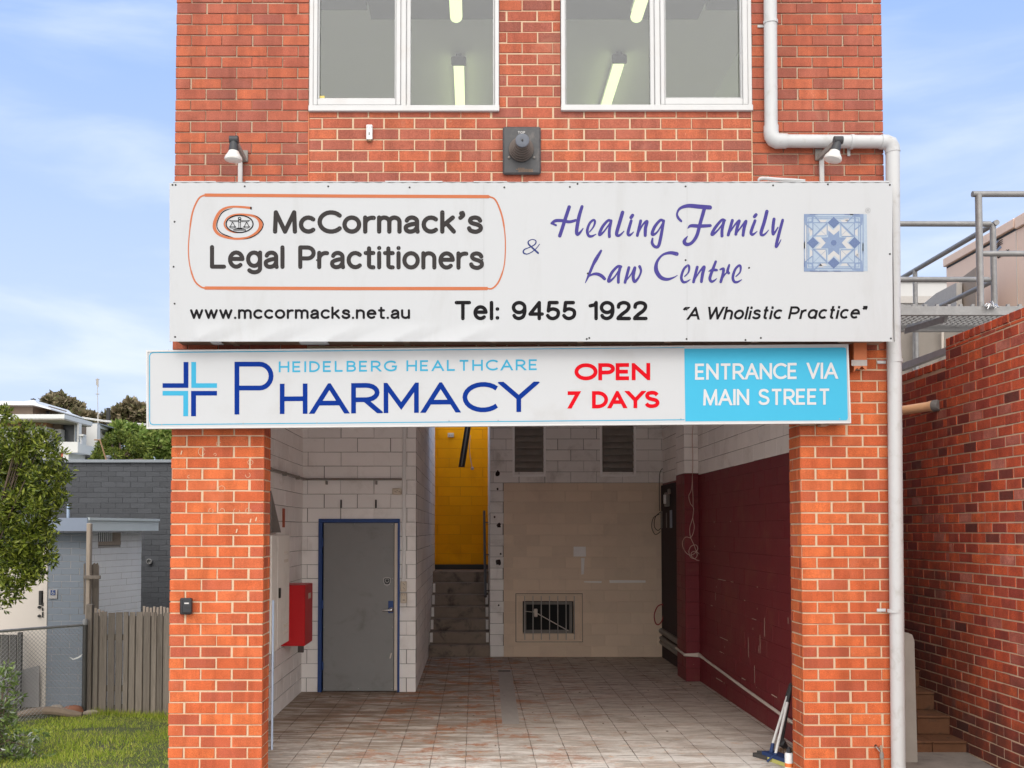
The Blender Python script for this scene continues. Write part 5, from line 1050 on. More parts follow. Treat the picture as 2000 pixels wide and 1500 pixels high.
# meter gear behind the pilaster
mg = thing('meter_board', (WR, 6.8, 1.7), 'old dark meter board with grey boxes in the corner behind maroon pilaster', 'meter board')
ya, yb_ = YP1 + .15, YB - .1
part(mg, 'board', 'black_mould', lambda m: m.box(WR - .03, WR - .006, ya, yb_ + .08, P(1310, 1290, YB - .5).z - .6, ZR - .03))
def gear(m):
    for (x0, x1, y0, y1, Y, t) in ((1297, 1318, 962, 990, YB - .55, .2), (1303, 1322, 955, 965, YB - .7, .15), (1290, 1303, 998, 1032, YB - .06, .1), (1304, 1314, 1000, 1032, YB - .4, .1)):
        a = P(x0, y1, Y); b = P(x1, y0, Y); m.bbox(a.x, min(b.x, WR - .031), Y - t, Y, a.z, b.z, .012)
part(mg, 'boxes', 'bracket_grey', gear)
part(mg, 'blue_box', 'fascia_blue', lambda m: (lambda a, b: m.bbox(a.x, WR - .031, YB - .9, YB - .75, a.z, b.z, .01))(P(1312, 1031, YB - .9), P(1322, 996, YB - .9)))
part(mg, 'meter', 'plastic_white', lambda m: (lambda a, b: m.bbox(a.x, b.x, YB - .78, YB - .755, a.z, b.z, .006))(P(1296, 984, YB - .77), P(1301, 966, YB - .77)))
part(mg, 'cables', 'cable_dark', lambda m: [m.tube(smooth_path([P(x, y, YB - .03) for x, y in q], 6), .006, 6) for q in ([(1294, 915), (1288, 930), (1288, 998)], [(1288, 1004), (1276, 1012), (1273, 1030), (1280, 1044), (1290, 1038)], [(1290, 1000), (1280, 1010), (1278, 1028), (1285, 1036), (1292, 1030)])])
def hose(m):
    m.tube(smooth_path([P(x, y, YB - .12) for x, y in ((1296, 1180), (1285, 1184), (1278, 1200), (1280, 1216), (1286, 1220), (1293, 1212), (1297, 1196), (1295, 1180))], 6), .009, 8)
tag(part(None, 'red_hose', 'hose_red', hose), 'coiled red hose loop in back right corner below the meter board', 'hose')
def lp(m):
    for (z0, y_, r) in ((1232, 0, .045), (1246, 0, .035), (1254, 0, .035)):
        a = P(1292, z0, YB - .06); m.tube([a, (WR - .06, YP1 + .2, a.z - .02), (WR - .06, YP1 + .02, a.z - .02)], r, 12)
tag(part(None, 'waste_pipes', 'bracket_grey', lp), 'bundle of three grey pipes low in back right corner', 'pipes')
def cond(m):
    r = .016; z0 = .30; pts = [(XP - .018, YP1, .37), (XP - .018, YP0 - .016, .345), (WR - .02, YP0 - .018, .345), (WR - .02, YP0 - .3, .335), (WR - .02, 3.2, .26), (WR - .02, 1.7, .21), (WR - .02, .4, .19)]
    m.tube(pts, r, 8)
tag(part(None, 'low_conduit', 'edge_cream', cond), 'pale pipe running along foot of the maroon wall', 'pipe')
# rubbish / leaves on the floor
def litter(m):
    r = random.Random(12)
    for k in range(90):
        x = r.uniform(-1.9, 2.8); y = r.uniform(.4, 6.5); s = r.uniform(.006, .022); a = r.uniform(0, 6.28); c, s_ = math.cos(a) * s, math.sin(a) * s
        m.add([(x - c, y - s_, .003), (x + s_ * .4, y - c * .4, .006 + s * .3), (x + c, y + s_, .004), (x - s_ * .4, y + c * .4, .003)], [(0, 1, 2), (0, 2, 3)])
tag(part(None, 'leaf_litter', 'log', litter), 'scattered dry leaf scraps on the tiled carport floor', 'litter', kind='stuff')
# mops
def mop(name, label, hx, head_pts, Yh, hbot, htop, mats, cat):
    pass
mo = thing('sponge_mop', PZ(1510, 1490, 0), 'blue headed sponge mop with white handle leaning on the right wall behind the pier', 'mop')
hb = PZ(1510, 1492, 0)
def head(m):
    a = PZ(1488, 1482, .0); b = PZ(1536, 1499, .0); d = (b - a).normalized(); n = Vector((-d.y, d.x, 0))
    q = [a, b, b + n * .12, a + n * .12]; m.prism([p + Vector((0, 0, .035)) for p in q], (0, 0, .03)); return q
def head2(m):
    a = PZ(1488, 1482, .0); b = PZ(1536, 1499, .0); d = (b - a).normalized(); n = Vector((-d.y, d.x, 0)); q = [a, b, b + n * .125, a + n * .125]; m.prism([p + Vector((0, 0, .001)) for p in q], (0, 0, .032))
part(mo, 'head', 'mop_blue', head); part(mo, 'sponge', 'sponge', head2)
hj = P(1514, 1476, hb.y + .05); ht = P(1538, 1372, hb.y + .25); hd = (ht - hj)
part(mo, 'joint', 'mop_blue', lambda m: (m.tube([hj + Vector((0, 0, -.05)), hj + hd * .05], .018, 10), m.tube([hj + Vector((-.07, 0, -.05)), hj + hd * .03], .01, 8), m.tube([hj + Vector((.08, .0, -.06)), hj + hd * .03], .01, 8)))
part(mo, 'handle', 'handle_white', lambda m: m.tube([hj + hd * .04, hj + hd * 1.0], .0125, 12)); part(mo, 'grip', 'grip_black', lambda m: m.tube([hj + hd * 1.0, hj + hd * 1.3], [.015, .017], 12))
m2 = thing('flat_mop', PZ(1485, 1478, 0), 'dark grey flat mop with white handle behind the blue sponge mop', 'mop')
def h3(m):
    a = PZ(1470, 1478, 0); b = PZ(1503, 1487, 0); d = (b - a).normalized(); n = Vector((-d.y, d.x, 0)); r = random.Random(6)
    q = [a, b, b + n * .17, a + n * .15 + d * .07]; m.prism([p + Vector((0, 0, .002)) for p in q], (0, 0, .035))
    m.prism([a + n * .02 + d * .03 + Vector((0, 0, .038)), b + n * .02 + Vector((0, 0, .038)), b + n * .14 + Vector((0, 0, .038)), a + n * .12 + d * .09 + Vector((0, 0, .038))], (0, 0, .02))
part(m2, 'head', 'mop_grey', h3)
kj = P(1504, 1470, hb.y + .14); kt = P(1537.5, 1361, hb.y + .42); kd = kt - kj
part(m2, 'joint', 'mop_blue', lambda m: m.tube([kj + Vector((0, 0, -.05)), kj + kd * .16], [.02, .015], 10)); part(m2, 'handle', 'handle_white', lambda m: m.tube([kj + kd * .14, kt], .0125, 12)); part(m2, 'grip', 'grip_black', lambda m: m.tube([kt, kj + kd * 1.24], [.02, .017], 12))
br = thing('broom', PZ(1535, 1478, 0), 'black handled broom with brown bristles between mops and right pier', 'broom')
bj = P(1527, 1450, hb.y + .3); bt_ = P(1541, 1370, hb.y + .5); bd = bt_ - bj
part(br, 'handle', 'grip_black', lambda m: m.tube([bj, bj + bd * 1.4], .013, 10)); part(br, 'block', 'grip_black', lambda m: m.tube([bj + Vector((-.03, 0, -.02)), bj + Vector((0, 0, .0)), bj + Vector((.05, .02, -.06))], .02, 8))
def bris(m):
    r = random.Random(3)
    for k in range(70): x = r.uniform(-.05, .09); y = r.uniform(-.03, .03); t = bj + Vector((x, y, -.05)); m.tube([t, Vector((t.x + x * .5, t.y + r.uniform(-.02, .02), .004))], .002, 4)
part(br, 'bristles', 'bristle', bris)
cn = thing('spray_can', (xi1 - .03, .36, 0), 'white and orange spray can standing behind the right pier', 'can')
cbm = Vector((P(1541, 1480, .33).x, .33, .001))
part(cn, 'body', 'can_white', lambda m: m.lathe(cbm, (0, 0, 1), [(0, .03), (.004, .033), (.19, .033), (.2, .026)], 20)); part(cn, 'band', 'can_orange', lambda m: m.lathe(cbm + Vector((0, 0, .09)), (0, 0, 1), [(0, .0334), (.03, .0334)], 20)); part(cn, 'nozzle', 'can_black', lambda m: m.lathe(cbm + Vector((0, 0, .2)), (0, 0, 1), [(0, .02), (.03, .02), (.032, .012), (.045, .012)], 16))
# ceiling lights upstairs
def tube_light(px_, label, z, y0, y1, X):
    o = thing('ceiling_light', (X, (y0 + y1) / 2, z), label, 'light', 'lit fluorescent ceiling lights upstairs')
    part(o, 'body', 'upper_wall', lambda m: m.bbox(X - .06, X + .06, y0 - .02, y1, z + .05, z + .09, .01))
    part(o, 'stem', 'bulkhead', lambda m: m.bbox(X - .03, X + .03, y0 - .02, y0 + .05, z + .0905, z + .13, .003))
    part(o, 'end_cap', 'bulkhead', lambda m: m.bbox(X - .085, X + .085, y0 - .05, y0 - .0205, z - .02, z + .09, .02))
    part(o, 'diffuser', 'tube_lit', lambda m: m.tube([(X, y0 - .02, z), (X, y1, z)], .06, 14))
za = CZ - .13; yA = P(897, 122, 0); 
def yz(px, py, z): q = PZ(px, py, z); return q.x, q.y
for (a, b, l) in ((896, 128, 'lit tube light on the grey ceiling seen through the left window'), (1209, 124, 'lit tube light on the grey ceiling seen through the right window')):
    X, y = yz(a, b, za); tube_light(0, l, za, y, y + 2.6, X)
zb_ = P(801, 38, 2.2).z - .131
for (a, b, l) in ((891, 33, 'lit tube light under dark bulkhead at top of the left window'), (1243, 33, 'lit tube light under dark bulkhead at top of the right window')):
    X, y = yz(a, b, zb_); tube_light(0, l, zb_, y - 1.4, y, X)
# ================================================================ right side
XW = 4.06
rw = thing('retaining_wall', (XW + .12, 3, 0), 'tall red brick retaining wall with stepped top, right of the downpipe', 'wall')
ystep = PXc(1847, 700, XW).y; zt1 = PXc(1847, 662, XW).z - .075; zt0 = PXc(1847, 701, XW).z - .075
def rwb(m):
    r = random.Random(51); to = side(XW, -1)
    bricks(m, to, -2.2, ystep, -.2, zt1, .215, .0825, .010, rng=r, mh=.010); bricks(m, to, ystep + .001, 7, -.2, zt0, .215, .0825, .010, mh=.010, rng=r, off=-.04, phase=0)
    bricks(m, lambda u, v, d: (u, -2.2 - d, v), XW + .013, XW + .23, -.2, zt1, .24, .0858, .011, rng=r)
    x = 0
    for (u0, u1, z) in ((-2.2, ystep, zt1), (ystep + .002, 7, zt0)):       # brick on edge coping
        u = u0
        while u < u1 - .05: w = .086; j = r.uniform(-.004, .004); m.bbox(XW - .002 + j, XW + .23, u + .004, min(u + w, u1) - .004, z + .006, z + .075 + j * .6, .005); u += w
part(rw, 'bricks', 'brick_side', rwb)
part(rw, 'mortar', 'mortar', lambda m: (m.box(XW + .005, XW + .23, -2.19, ystep, -.25, zt1 + .06), m.box(XW + .005, XW + .23, ystep + .001, 7, -.25, zt0 + .06)))
dw = thing('balustrade_wall', (3.5, .8, 0), 'narrow grey rendered upstand with rounded top beside the terracotta steps', 'wall')
def up(m):
    a = P(1757, 1236, .35); b = P(1785.5, 1236, .35); w0, w1 = a.x, b.x; pr = [(w0, -.1), (w1 + .012, -.1), (w1, a.z - .06), (w1 - .015, a.z - .015), (w1 - .05, a.z), (w0, a.z)]
    m.prism([(x, .35, z) for x, z in pr], (0, 3.5, 0))
part(dw, 'body', 'concrete', up)
stp = thing('tiled_steps', (3.8, 1.2, 0), 'flight of terracotta tiled steps between grey upstand and retaining wall', 'steps')
def steps(m):
    xs = [3.49, 3.78, XW + .004]; y = .645; z = .12; hts = [.105, .155, .155, .155, .155, .155]; tr = .285
    for i, h in enumerate(hts):
        for k in range(2):
            m.bbox(xs[k] + .002, xs[k + 1] - .002, y, y + .02, z, z + h - .0185, .003); m.bbox(xs[k] + .002, xs[k + 1] - .002, y - .012, y + tr / 1 - .004, z + h - .018, z + h, .004)
        m.box(3.49, XW, y + .0205, 3.8, z - .2, z + h - .02)
        y += tr; z += h
part(stp, 'treads', 'tile_terracotta', steps)
op = thing('waste_pipe', PXc(1832, 790, 3.97), 'short orange plastic pipe with grey end cap reaching across to the retaining wall', 'pipe')
pa = P(1735, 806, 1.45); pe = P(1818, 793.5, 1.08); pd = pe - pa
part(op, 'pipe', 'orange_pvc', lambda m: m.tube([pa, pe], [.041, .043], 18)); part(op, 'collar', 'orange_pvc', lambda m: m.tube([pe - pd * .06, pe, pe + pd * .06], [.043, .048, .049], 18)); part(op, 'cap', 'cap_grey', lambda m: m.tube([pe + pd * .061, pe + pd * .15, pe + pd * .19], [.051, .05, .04], 18))
part(op, 'slot', 'cable_dark', lambda m: (lambda c: m.bbox(c.x - .012, c.x + .006, c.y - .053, c.y - .045, c.z - .004, c.z + .004, .001))(pe + pd * .03))
# walkway
wk = thing('steel_walkway', (5.0, 2.6, 4.1), 'galvanised steel walkway with tubular handrails crossing above the brick retaining wall', 'walkway')
YWf = 2.36; YWb = 3.2
za_ = P(1900, 615, YWf).z; zb2 = P(1900, 598, YWf).z; xa_ = 4.2; xb_ = 7.4
for yw in (YWf, YWb):
    part(wk, 'channel', 'steel_galv', lambda m: (m.box(xa_, xb_, yw, yw + .006, za_, zb2), m.box(xa_, xb_, yw + .0055, yw + .05, za_ + .0005, za_ + .0065), m.box(xa_, xb_, yw + .0055, yw + .05, zb2 - .0065, zb2 - .0005)))
part(wk, 'diagonal', 'steel_galv', lambda m: m.prism([P(1768, 641, YWb - .1), P(1772, 634, YWb - .1), P(1852, 616, YWf + .1), P(1846, 617, YWf + .1)], (0, .03, -.06)))
def grate(m):
    x = xa_
    while x < xb_:
        m.box(x, x + .005, YWf + .055, YWb - .005, zb2 - .020, zb2 - .007); x += .06
    y = YWf + .08
    while y < YWb: m.box(xa_, xb_, y, y + .006, zb2 - .025, zb2 - .0065); y += .09
    x = xa_
    while x < xb_: m.box(x, x + .03, YWf + .004, YWf + .03, zb2 + .001, zb2 + .022); x += .12
part(wk, 'grating', 'steel_galv', grate)
rr = .034
fp = P(1911, 382, YWf + .03); fp0 = Vector((fp.x, fp.y, zb2)); tl = P(1905, 379.5, YWf + .03)
def fpost(m): m.tube([fp0, fp + Vector((0, 0, .02))], rr, 14)
part(wk, 'post', 'steel_galv', fpost)
part(wk, 'handrail', 'steel_galv', lambda m: m.tube([P(1899, 379, YWf + .03), (xb_, YWf + .03, P(1899, 379, YWf + .03).z)], rr * .9, 14))
part(wk, 'midrail', 'steel_galv', lambda m: m.tube([P(1914, 495.5, YWf + .03), P(1924, 495.5, YWf + .03), (xb_, YWf + .03, P(1924, 495.5, YWf + .03).z)], [.018, rr * .85, rr * .85], 14))
yb3 = 3.26; bk = P(1939, 437, yb3)
part(wk, 'post', 'steel_galv', lambda m: m.tube([(bk.x, yb3, zb2 - .05), bk], rr * .95, 14))
part(wk, 'handrail', 'steel_galv', lambda m: m.tube([P(1700, 437, yb3), P(1934, 437.5, yb3)], rr * .9, 14)); part(wk, 'midrail', 'steel_galv', lambda m: m.tube([P(1700, 545.5, yb3), P(1930, 546, yb3), P(1935, 546, yb3)], [rr * .85, rr * .85, .016], 14))
part(wk, 'handrail', 'steel_galv', lambda m: m.tube([bk + Vector((.02, -.05, 0)), (bk.x, 7.5, bk.z)], rr * .9, 14))
zm = P(1935, 548, yb3).z; part(wk, 'midrail', 'steel_galv', lambda m: m.tube([(bk.x, yb3, zm), (bk.x, 7.5, zm)], rr * .85, 14))
part(wk, 'post', 'steel_galv', lambda m: (lambda q: m.tube([(bk.x, q.y, zb2 - .2), (bk.x, q.y, bk.z)], rr * .85, 14))(PXc(1787, 530, bk.x)))
def chain(m):
    r = random.Random(4)
    for k in range(9):
        c = P(1926 + k * 2.4, 596 + 3 * math.sin(k * 1.1), YWf - .03); a = r.uniform(0, 3.1); t = r.uniform(-.6, .6)
        pts = [c + Vector((.026 * math.cos(w) * math.cos(a) , .012 * math.sin(w) - .01, .026 * math.cos(w) * math.sin(a) + .012 * math.sin(w) * math.cos(t))) for w in [i * .785 for i in range(9)]]
        m.tube(pts, .0045, 5)
part(wk, 'chain', 'steel_shiny', chain)
struct(part(None, 'raised_ground', 'concrete', lambda m: m.box(XW + .235, 40, -2.1, 30, -.5, zt0 - .12)))
# air conditioner and buildings behind the walkway
XA = 7.35
ac = thing('rooftop_air_conditioner', (8, 6.5, 4), 'large beige rooftop air conditioner with louvres and blue wave emblem, behind the walkway', 'air conditioner')
c0 = PXc(1985, 426, XA); zA = c0.z; yA0 = c0.y - .9; yA1 = PXc(1848, 500, XA).y; zB = zt0 - .1
part(ac, 'casing', 'aircon_beige', lambda m: m.box(XA, XA + 2.5, yA0, yA1, zB, zA - .05))
part(ac, 'lid', 'aircon_beige', lambda m: m.bbox(XA - .04, XA + 2.52, c0.y, yA1 + .03, zA - .13, zA, .01)); part(ac, 'lid', 'aircon_beige', lambda m: m.bbox(XA - .04, XA + 2.52, yA0 - .03, c0.y - .02, zA - .16, zA + .0, .01))
part(ac, 'lid_shadow_gap', 'cable_dark', lambda m: m.box(XA - .004, XA + 2.4, yA0 + .02, yA1 - .02, zA - .165, zA - .135))
part(ac, 'panel_seam', 'edge_cream', lambda m: m.box(XA - .006, XA - .001, c0.y - .0, c0.y + .015, zB, zA - .17))
def louv(m):
    z = zB + .1
    while z < zA - .3: m.box(XA - .02, XA - .002, yA0 - .02, c0.y - .32, z, z + .045); z += .085
part(ac, 'louvres', 'cable_dark', louv)
tA = lambda x, y, o: PXc(x, y, XA - .004 - o)
def zl(x, y): return (1900 + x / 15, 400 + y / 15)
lett(ac, 'emblem', 'fascia_blue', lambda m: (m.add([tA(*zl(*p), 0) for p in ((655, 1180), (690, 1060), (740, 1005), (765, 1030), (740, 1090))], [(0, 1, 2, 3, 4)]), m.add([tA(*zl(*p), 0) for p in ((640, 1340), (720, 1270), (810, 1190), (850, 1250), (740, 1345))], [(0, 1, 2, 3, 4)])))
def waves(m):
    for d in (0, 60, 115): nib(m, [zl(655, 1195 + d), zl(720, 1150 + d), zl(780, 1075 + d), zl(830, 1035 + d), zl(868, 1022 + d)], 1.5, tA)
lett(ac, 'emblem_lines', 'vinyl_charcoal', waves)
lett(ac, 'lettering', 'vinyl_black', lambda m: (write(m, 'Ton', 1942, 1957, 508.5, 496, 1.6, tA, shear=.15, slope=-.5), write(m, 'air', 1957.5, 1970, 501, 491, 1.5, tA, shear=.15, slope=-.5)))
a2 = thing('duct_box', (6.6, 9, 3.4), 'darker beige sloping duct box left of the air conditioner', 'duct')
part(a2, 'casing', 'aircon_dark', lambda m: m.prism([PXc(x, y, 6.9) for x, y in ((1880, 541), (1906, 522), (1906, 720), (1800, 720), (1868, 560))], (.08, 0, 0)))
part(a2, 'curb', 'raw_grey', lambda m: m.prism([PXc(x, y, 6.8) for x, y in ((1800, 596), (1828, 573), (1868, 552), (1868, 640), (1800, 640))], (.08, 0, 0)))
wb = thing('white_building', (7, 16, 3), 'plain white flat roofed building end far behind the steel walkway', 'building')
wa = P(1740, 551, 17); wz = P(1862, 553, 17)
part(wb, 'wall', 'panel_white', lambda m: m.box(wa.x, wz.x + .6, 17, 22, -1, wa.z)); part(wb, 'band', 'raw_grey', lambda m: m.box(wa.x - .01, wz.x + .62, 16.9, 16.99, P(1760, 584, 17).z - .12, P(1760, 580, 17).z)); part(wb, 'parapet', 'panel_white', lambda m: m.box(wa.x - .05, wz.x + .65, 16.95, 22.05, wa.z + .001, wa.z + .08))
cw = thing('concrete_wall', (5, 6, 2), 'grey concrete wall with an upright pipe below the walkway', 'wall')
part(cw, 'wall', 'concrete', lambda m: m.box(4.2, 6.9, 6.2, 6.4, -.2, P(1800, 640, 6.2).z)); part(cw, 'pipe', 'steel_galv', lambda m: m.tube([P(1785.5, 640, 6.1), P(1785, 730, 6.1)], .022, 10)); part(cw, 'post', 'edge_cream', lambda m: m.tube([P(1841, 640, 6.1), P(1841, 690, 6.1)], .018, 8))
bmx = thing('steel_channel', PXc(1800, 715, 4.55), 'grey sloping steel channel resting behind top of the retaining wall', 'beam')
part(bmx, 'web', 'steel_galv', lambda m: m.prism([PXc(x, y, 4.5) for x, y in ((1755, 712), (1850, 677), (1850, 689), (1755, 725))], (.06, 0, 0)))
# ================================================================ left side
def leafcloud(rng, lumps, n, size, asp=.42, fold=.25, flat=0., droop=.0):
    # n leaves of two triangles each in the shells of ellipsoid lumps (cx, cy, cz, rx, ry, rz)
    w = np.array([l[3] * l[4] + l[4] * l[5] + l[3] * l[5] for l in lumps]); idx = rng.choice(len(lumps), n, p=w / w.sum()); Lm = np.array(lumps)[idx]
    d = rng.normal(size=(n, 3)); d /= np.linalg.norm(d, axis=1)[:, None]; rad = rng.uniform(.55, 1.06, n) ** .8
    p = Lm[:, :3] + d * Lm[:, 3:6] * rad[:, None]
    ax = d * .8 + rng.normal(size=(n, 3)) * .7; ax[:, 2] -= droop; ax /= np.linalg.norm(ax, axis=1)[:, None]
    sd_ = np.cross(ax, rng.normal(size=(n, 3)) + np.array([0, 0, 1.2])); sd_ /= np.linalg.norm(sd_, axis=1)[:, None] + 1e-9; nm = np.cross(ax, sd_)
    s = (size * rng.uniform(.6, 1.3, n))[:, None]; h = s * asp
    tip = p + ax * s; base = p; mid = p + ax * s * .5; a = mid + sd_ * h * .5 + nm * h * fold; b = mid - sd_ * h * .5 + nm * h * fold
    V = np.stack([base, a, tip, b], 1).reshape(-1, 3); F = np.arange(n * 4).reshape(n, 4)
    return V, F
def leafmesh(name, mat, parent, V, F, tri=True):
    me = bpy.data.meshes.new(name)
    if tri: Fl = np.concatenate([F[:, [0, 1, 2]], F[:, [0, 2, 3]]]).tolist()
    else: Fl = F.tolist()
    me.from_pydata(V.tolist(), [], Fl); me.materials.append(MATS[mat]); me.update()
    o = bpy.data.objects.new(name, me); S.collection.objects.link(o)
    if parent: o.parent = parent; o.matrix_parent_inverse = parent.matrix_basis.inverted() if parent.type == 'EMPTY' else Matrix.Identity(4)
    return o
def lumps_in(rng, c, r, k, s0, s1):
    out = []
    for i in range(k):
        d = rng.normal(size=3); d /= np.linalg.norm(d); q = rng.uniform(.35, .95); s = rng.uniform(s0, s1)
        out.append((c[0] + d[0] * r[0] * q, c[1] + d[1] * r[1] * q, c[2] + d[2] * r[2] * q, s, s, s * .8))
    return out
def tree(name, label, cat, base, trunk, crown, mat, n, size, seed, k=14, s0=.3, s1=.6, group=None, asp=.5, lumps=None, rt=.12):
    rng = np.random.default_rng(seed); o = thing(name, base, label, cat, group)
    lm = lumps or lumps_in(rng, crown[0], crown[1], k, s0, s1)
    def tr(m):
        top = Vector(crown[0]); b = Vector(base); m.tube([b, b.lerp(top, .4) + Vector((rt * .6, 0, 0)), b.lerp(top, .8)], [rt, rt * .75, rt * .45], 8)
        for l in lm[:18]:
            q = Vector(l[:3]); st_ = b.lerp(top, .35 + .4 * rng.random()); m.tube([st_, st_.lerp(q, .5) + Vector((0, 0, .05)), q], [rt * .4, rt * .25, rt * .08], 5)
    part(o, 'trunk', 'bark', tr)
    V, F = leafcloud(rng, lm, n, size, asp); leafmesh('crown', mat, o, V, F); return o
# near broad leaved tree at the left edge
YT = 2.6
def lt(x, y, r, dy=0): q = P(x, y, YT + dy); s = r / (FPX / (YT + 7.64)); return (q.x, q.y, q.z, s, s * 1.1, s * .9)
near_l0 = [lt(*a) for a in ((10, 860, 40), (60, 850, 26), (92, 858, 22), (30, 890, 50, .2), (80, 895, 36), (20, 950, 60, .3), (85, 940, 34), (120, 930, 20), (40, 1000, 55), (85, 985, 30), (115, 968, 14), (15, 1050, 52), (65, 1045, 40), (90, 1020, 18), (88, 1082, 20), (30, 1110, 42), (65, 1105, 26), (10, 1160, 24), (28, 1150, 16), (-40, 900, 70, .3), (-60, 1000, 80, .3), (-50, 1100, 60, .2), (-100, 950, 80, .5), (4, 805, 16), (14, 812, 9), (50, 1140, 10))]
def sprigs(lst, k, seed):                                 # small outlying clumps that break the outline
    r = random.Random(seed); out = []
    for (x, y, z, a, b, c) in lst:
        out.append((x, y, z, a * .86, b * .86, c * .86))
        for i in range(k):
            d = Vector((r.gauss(0, 1), r.gauss(0, 1), r.gauss(0, 1))).normalized(); q = r.uniform(.85, 1.25); s = a * r.uniform(.16, .34)
            out.append((x + d.x * a * q, y + d.y * b * q, z + d.z * c * q, s, s, s))
    return out
near_l = sprigs(near_l0, 9, 3)
bz = P(-60, 1500, YT)
nt_ = tree('broadleaf_tree', 'bushy green broadleaf tree overhanging from the left edge in front of toilet block', 'tree', (bz.x - .1, YT, gz(bz.x, YT)), 0, ((P(-30, 1000, YT).x, YT, P(-30, 1000, YT).z), (.4, .4, .6)), 'leaf_near', 26000, .066, 3, lumps=near_l, asp=.36, rt=.03)
# silvery shrub low at the left edge
YSb = 1.5
def lt2(x, y, r, dy=0): q = P(x, y, YSb + dy); s = r / (FPX / (YSb + 7.64)); return (q.x, q.y, q.z, s, s, s * .9)
sh = [lt2(*a) for a in ((6, 1330, 20), (24, 1318, 9), (34, 1362, 10), (3, 1390, 22), (14, 1430, 22), (48, 1446, 20), (78, 1436, 10), (6, 1482, 34), (50, 1494, 28), (92, 1486, 12), (-30, 1400, 50), (-40, 1480, 60), (12, 1302, 7))]
bz2 = P(-10, 1540, YSb)
tree('shrub', 'leggy shrub with silvery green leaves at bottom left corner by the lawn', 'shrub', (bz2.x, YSb, gz(bz2.x, YSb)), 0, ((P(0, 1430, YSb).x, YSb, P(0, 1430, YSb).z), (.3, .3, .3)), 'leaf_silver', 3000, .06, 5, lumps=sh, asp=.36, rt=.025)
# paling fence
YF = PZ(330, 1388, gz(-4.5, 4.5)).y; YF = 4.55
pf = thing('paling_fence', (-4.3, YF, -.3), 'weathered grey timber paling fence between chain link fence and brick building', 'fence')
def palings(m):
    r = random.Random(14); px = 181
    while px < 546:
        w = r.uniform(11, 17); a = P(px, 1400, YF); b = P(px + w + .5, 1195 + (px - 170) * .012 + r.uniform(-2, 2.5), YF); d = r.uniform(0, .012)
        m.bbox(a.x, b.x, YF - .012 - d, YF + .004 - d, gz(a.x, YF) - .05, b.z, .002); px += w
    px = 183
    while px < 546:
        w = r.uniform(13, 17); a = P(px, 1400, YF); b = P(px + w - 3, 1200, YF); m.bbox(a.x, b.x, YF + .006, YF + .018, gz(a.x, YF), b.z - .02, .002); px += w
part(pf, 'palings', 'timber_grey', palings)
part(pf, 'post', 'timber_grey', lambda m: (lambda a, b: m.bbox(a.x, b.x, YF - .05, YF + .03, gz(a.x, YF) - .1, P(170, 1180, YF).z, .006))(P(169, 1300, YF), P(181, 1300, YF)))
for z_ in (.0, .62): part(pf, 'rail', 'timber_grey', lambda m: m.bbox(P(180, 1300, YF).x, XL - .01, YF + .019, YF + .06, z_, z_ + .07, .004))
bp = thing('paling_stack', (-3.9, YF + .5, .6), 'row of pale cut paling tops showing behind the grey fence', 'fence')
part(bp, 'palings', 'timber_pale', lambda m: [(lambda a, b: m.bbox(a.x, b.x, YF + .35, YF + .37, -.3, b.z, .003))(P(278 + 6.6 * i, 1260, YF + .35), P(283.5 + 6.6 * i, 1184 + (i * 37 % 5) * .8, YF + .35)) for i in range(9)] + [(lambda a, b: m.bbox(a.x, b.x, YF + .25, YF + .27, -.3, b.z, .003))(P(183 + 7 * i, 1260, YF + .25), P(189 + 7 * i, 1188 + (i * 37 % 5) * 1.2, YF + .25)) for i in range(3)])
tp_ = thing('timber_post', (-4.7, YF + .3, -.3), 'tall weathered timber post with broken palings in front of toilet block', 'post')
YP_ = YF + .2
part(tp_, 'post', 'timber_pale', lambda m: (lambda a, b: m.bbox(a.x, b.x, YP_, YP_ + .07, -.4, b.z, .008))(P(166, 1200, YP_), P(177, 1022, YP_)))
part(tp_, 'broken_paling', 'timber_grey', lambda m: [m.prism([P(x, y, YP_ + .08) for x, y in q], (0, .015, 0)) for q in ([(163, 1102), (166, 1100), (166, 1200), (163, 1200)], [(179, 1104), (184, 1099), (187, 1102), (190, 1099), (193, 1106), (192, 1190), (179, 1192)])])
part(tp_, 'rail', 'timber_grey', lambda m: (lambda a, b: m.bbox(a.x, b.x, YP_ - .03, YP_ - .002, a.z, b.z, .004))(P(163, 1131, YP_ - .02), P(196, 1124, YP_ - .02)))
# chain link fence
cf = thing('chain_link_fence', (-5.3, 4.2, -.3), 'low galvanised chain link fence with top rail left of the timber fence', 'fence')
fa_ = P(165, 1220, YF - .1); fb_d = ray(0, 1233); tt = (fa_.z - CAM.z) / fb_d.z; fb_ = CAM + fb_d * tt
fb_ = fa_ + (fb_ - fa_) * 1.35
ln = (fb_ - fa_); Lf = ln.length; hF = fa_.z - (gz(fa_.x, fa_.y) + .02)
part(cf, 'top_rail', 'steel_galv', lambda m: m.tube([fa_, fb_], .017, 10))
part(cf, 'post', 'steel_dark', lambda m: m.tube([(fa_.x + .01, fa_.y, gz(fa_.x, fa_.y) - .1), (fa_.x + .01, fa_.y, fa_.z - .0)], .03, 10)); part(cf, 'post_cap', 'steel_galv', lambda m: m.lathe((fa_.x + .01, fa_.y, fa_.z), (0, 0, 1), [(0, .033), (.05, .033), (.07, .02)], 12))
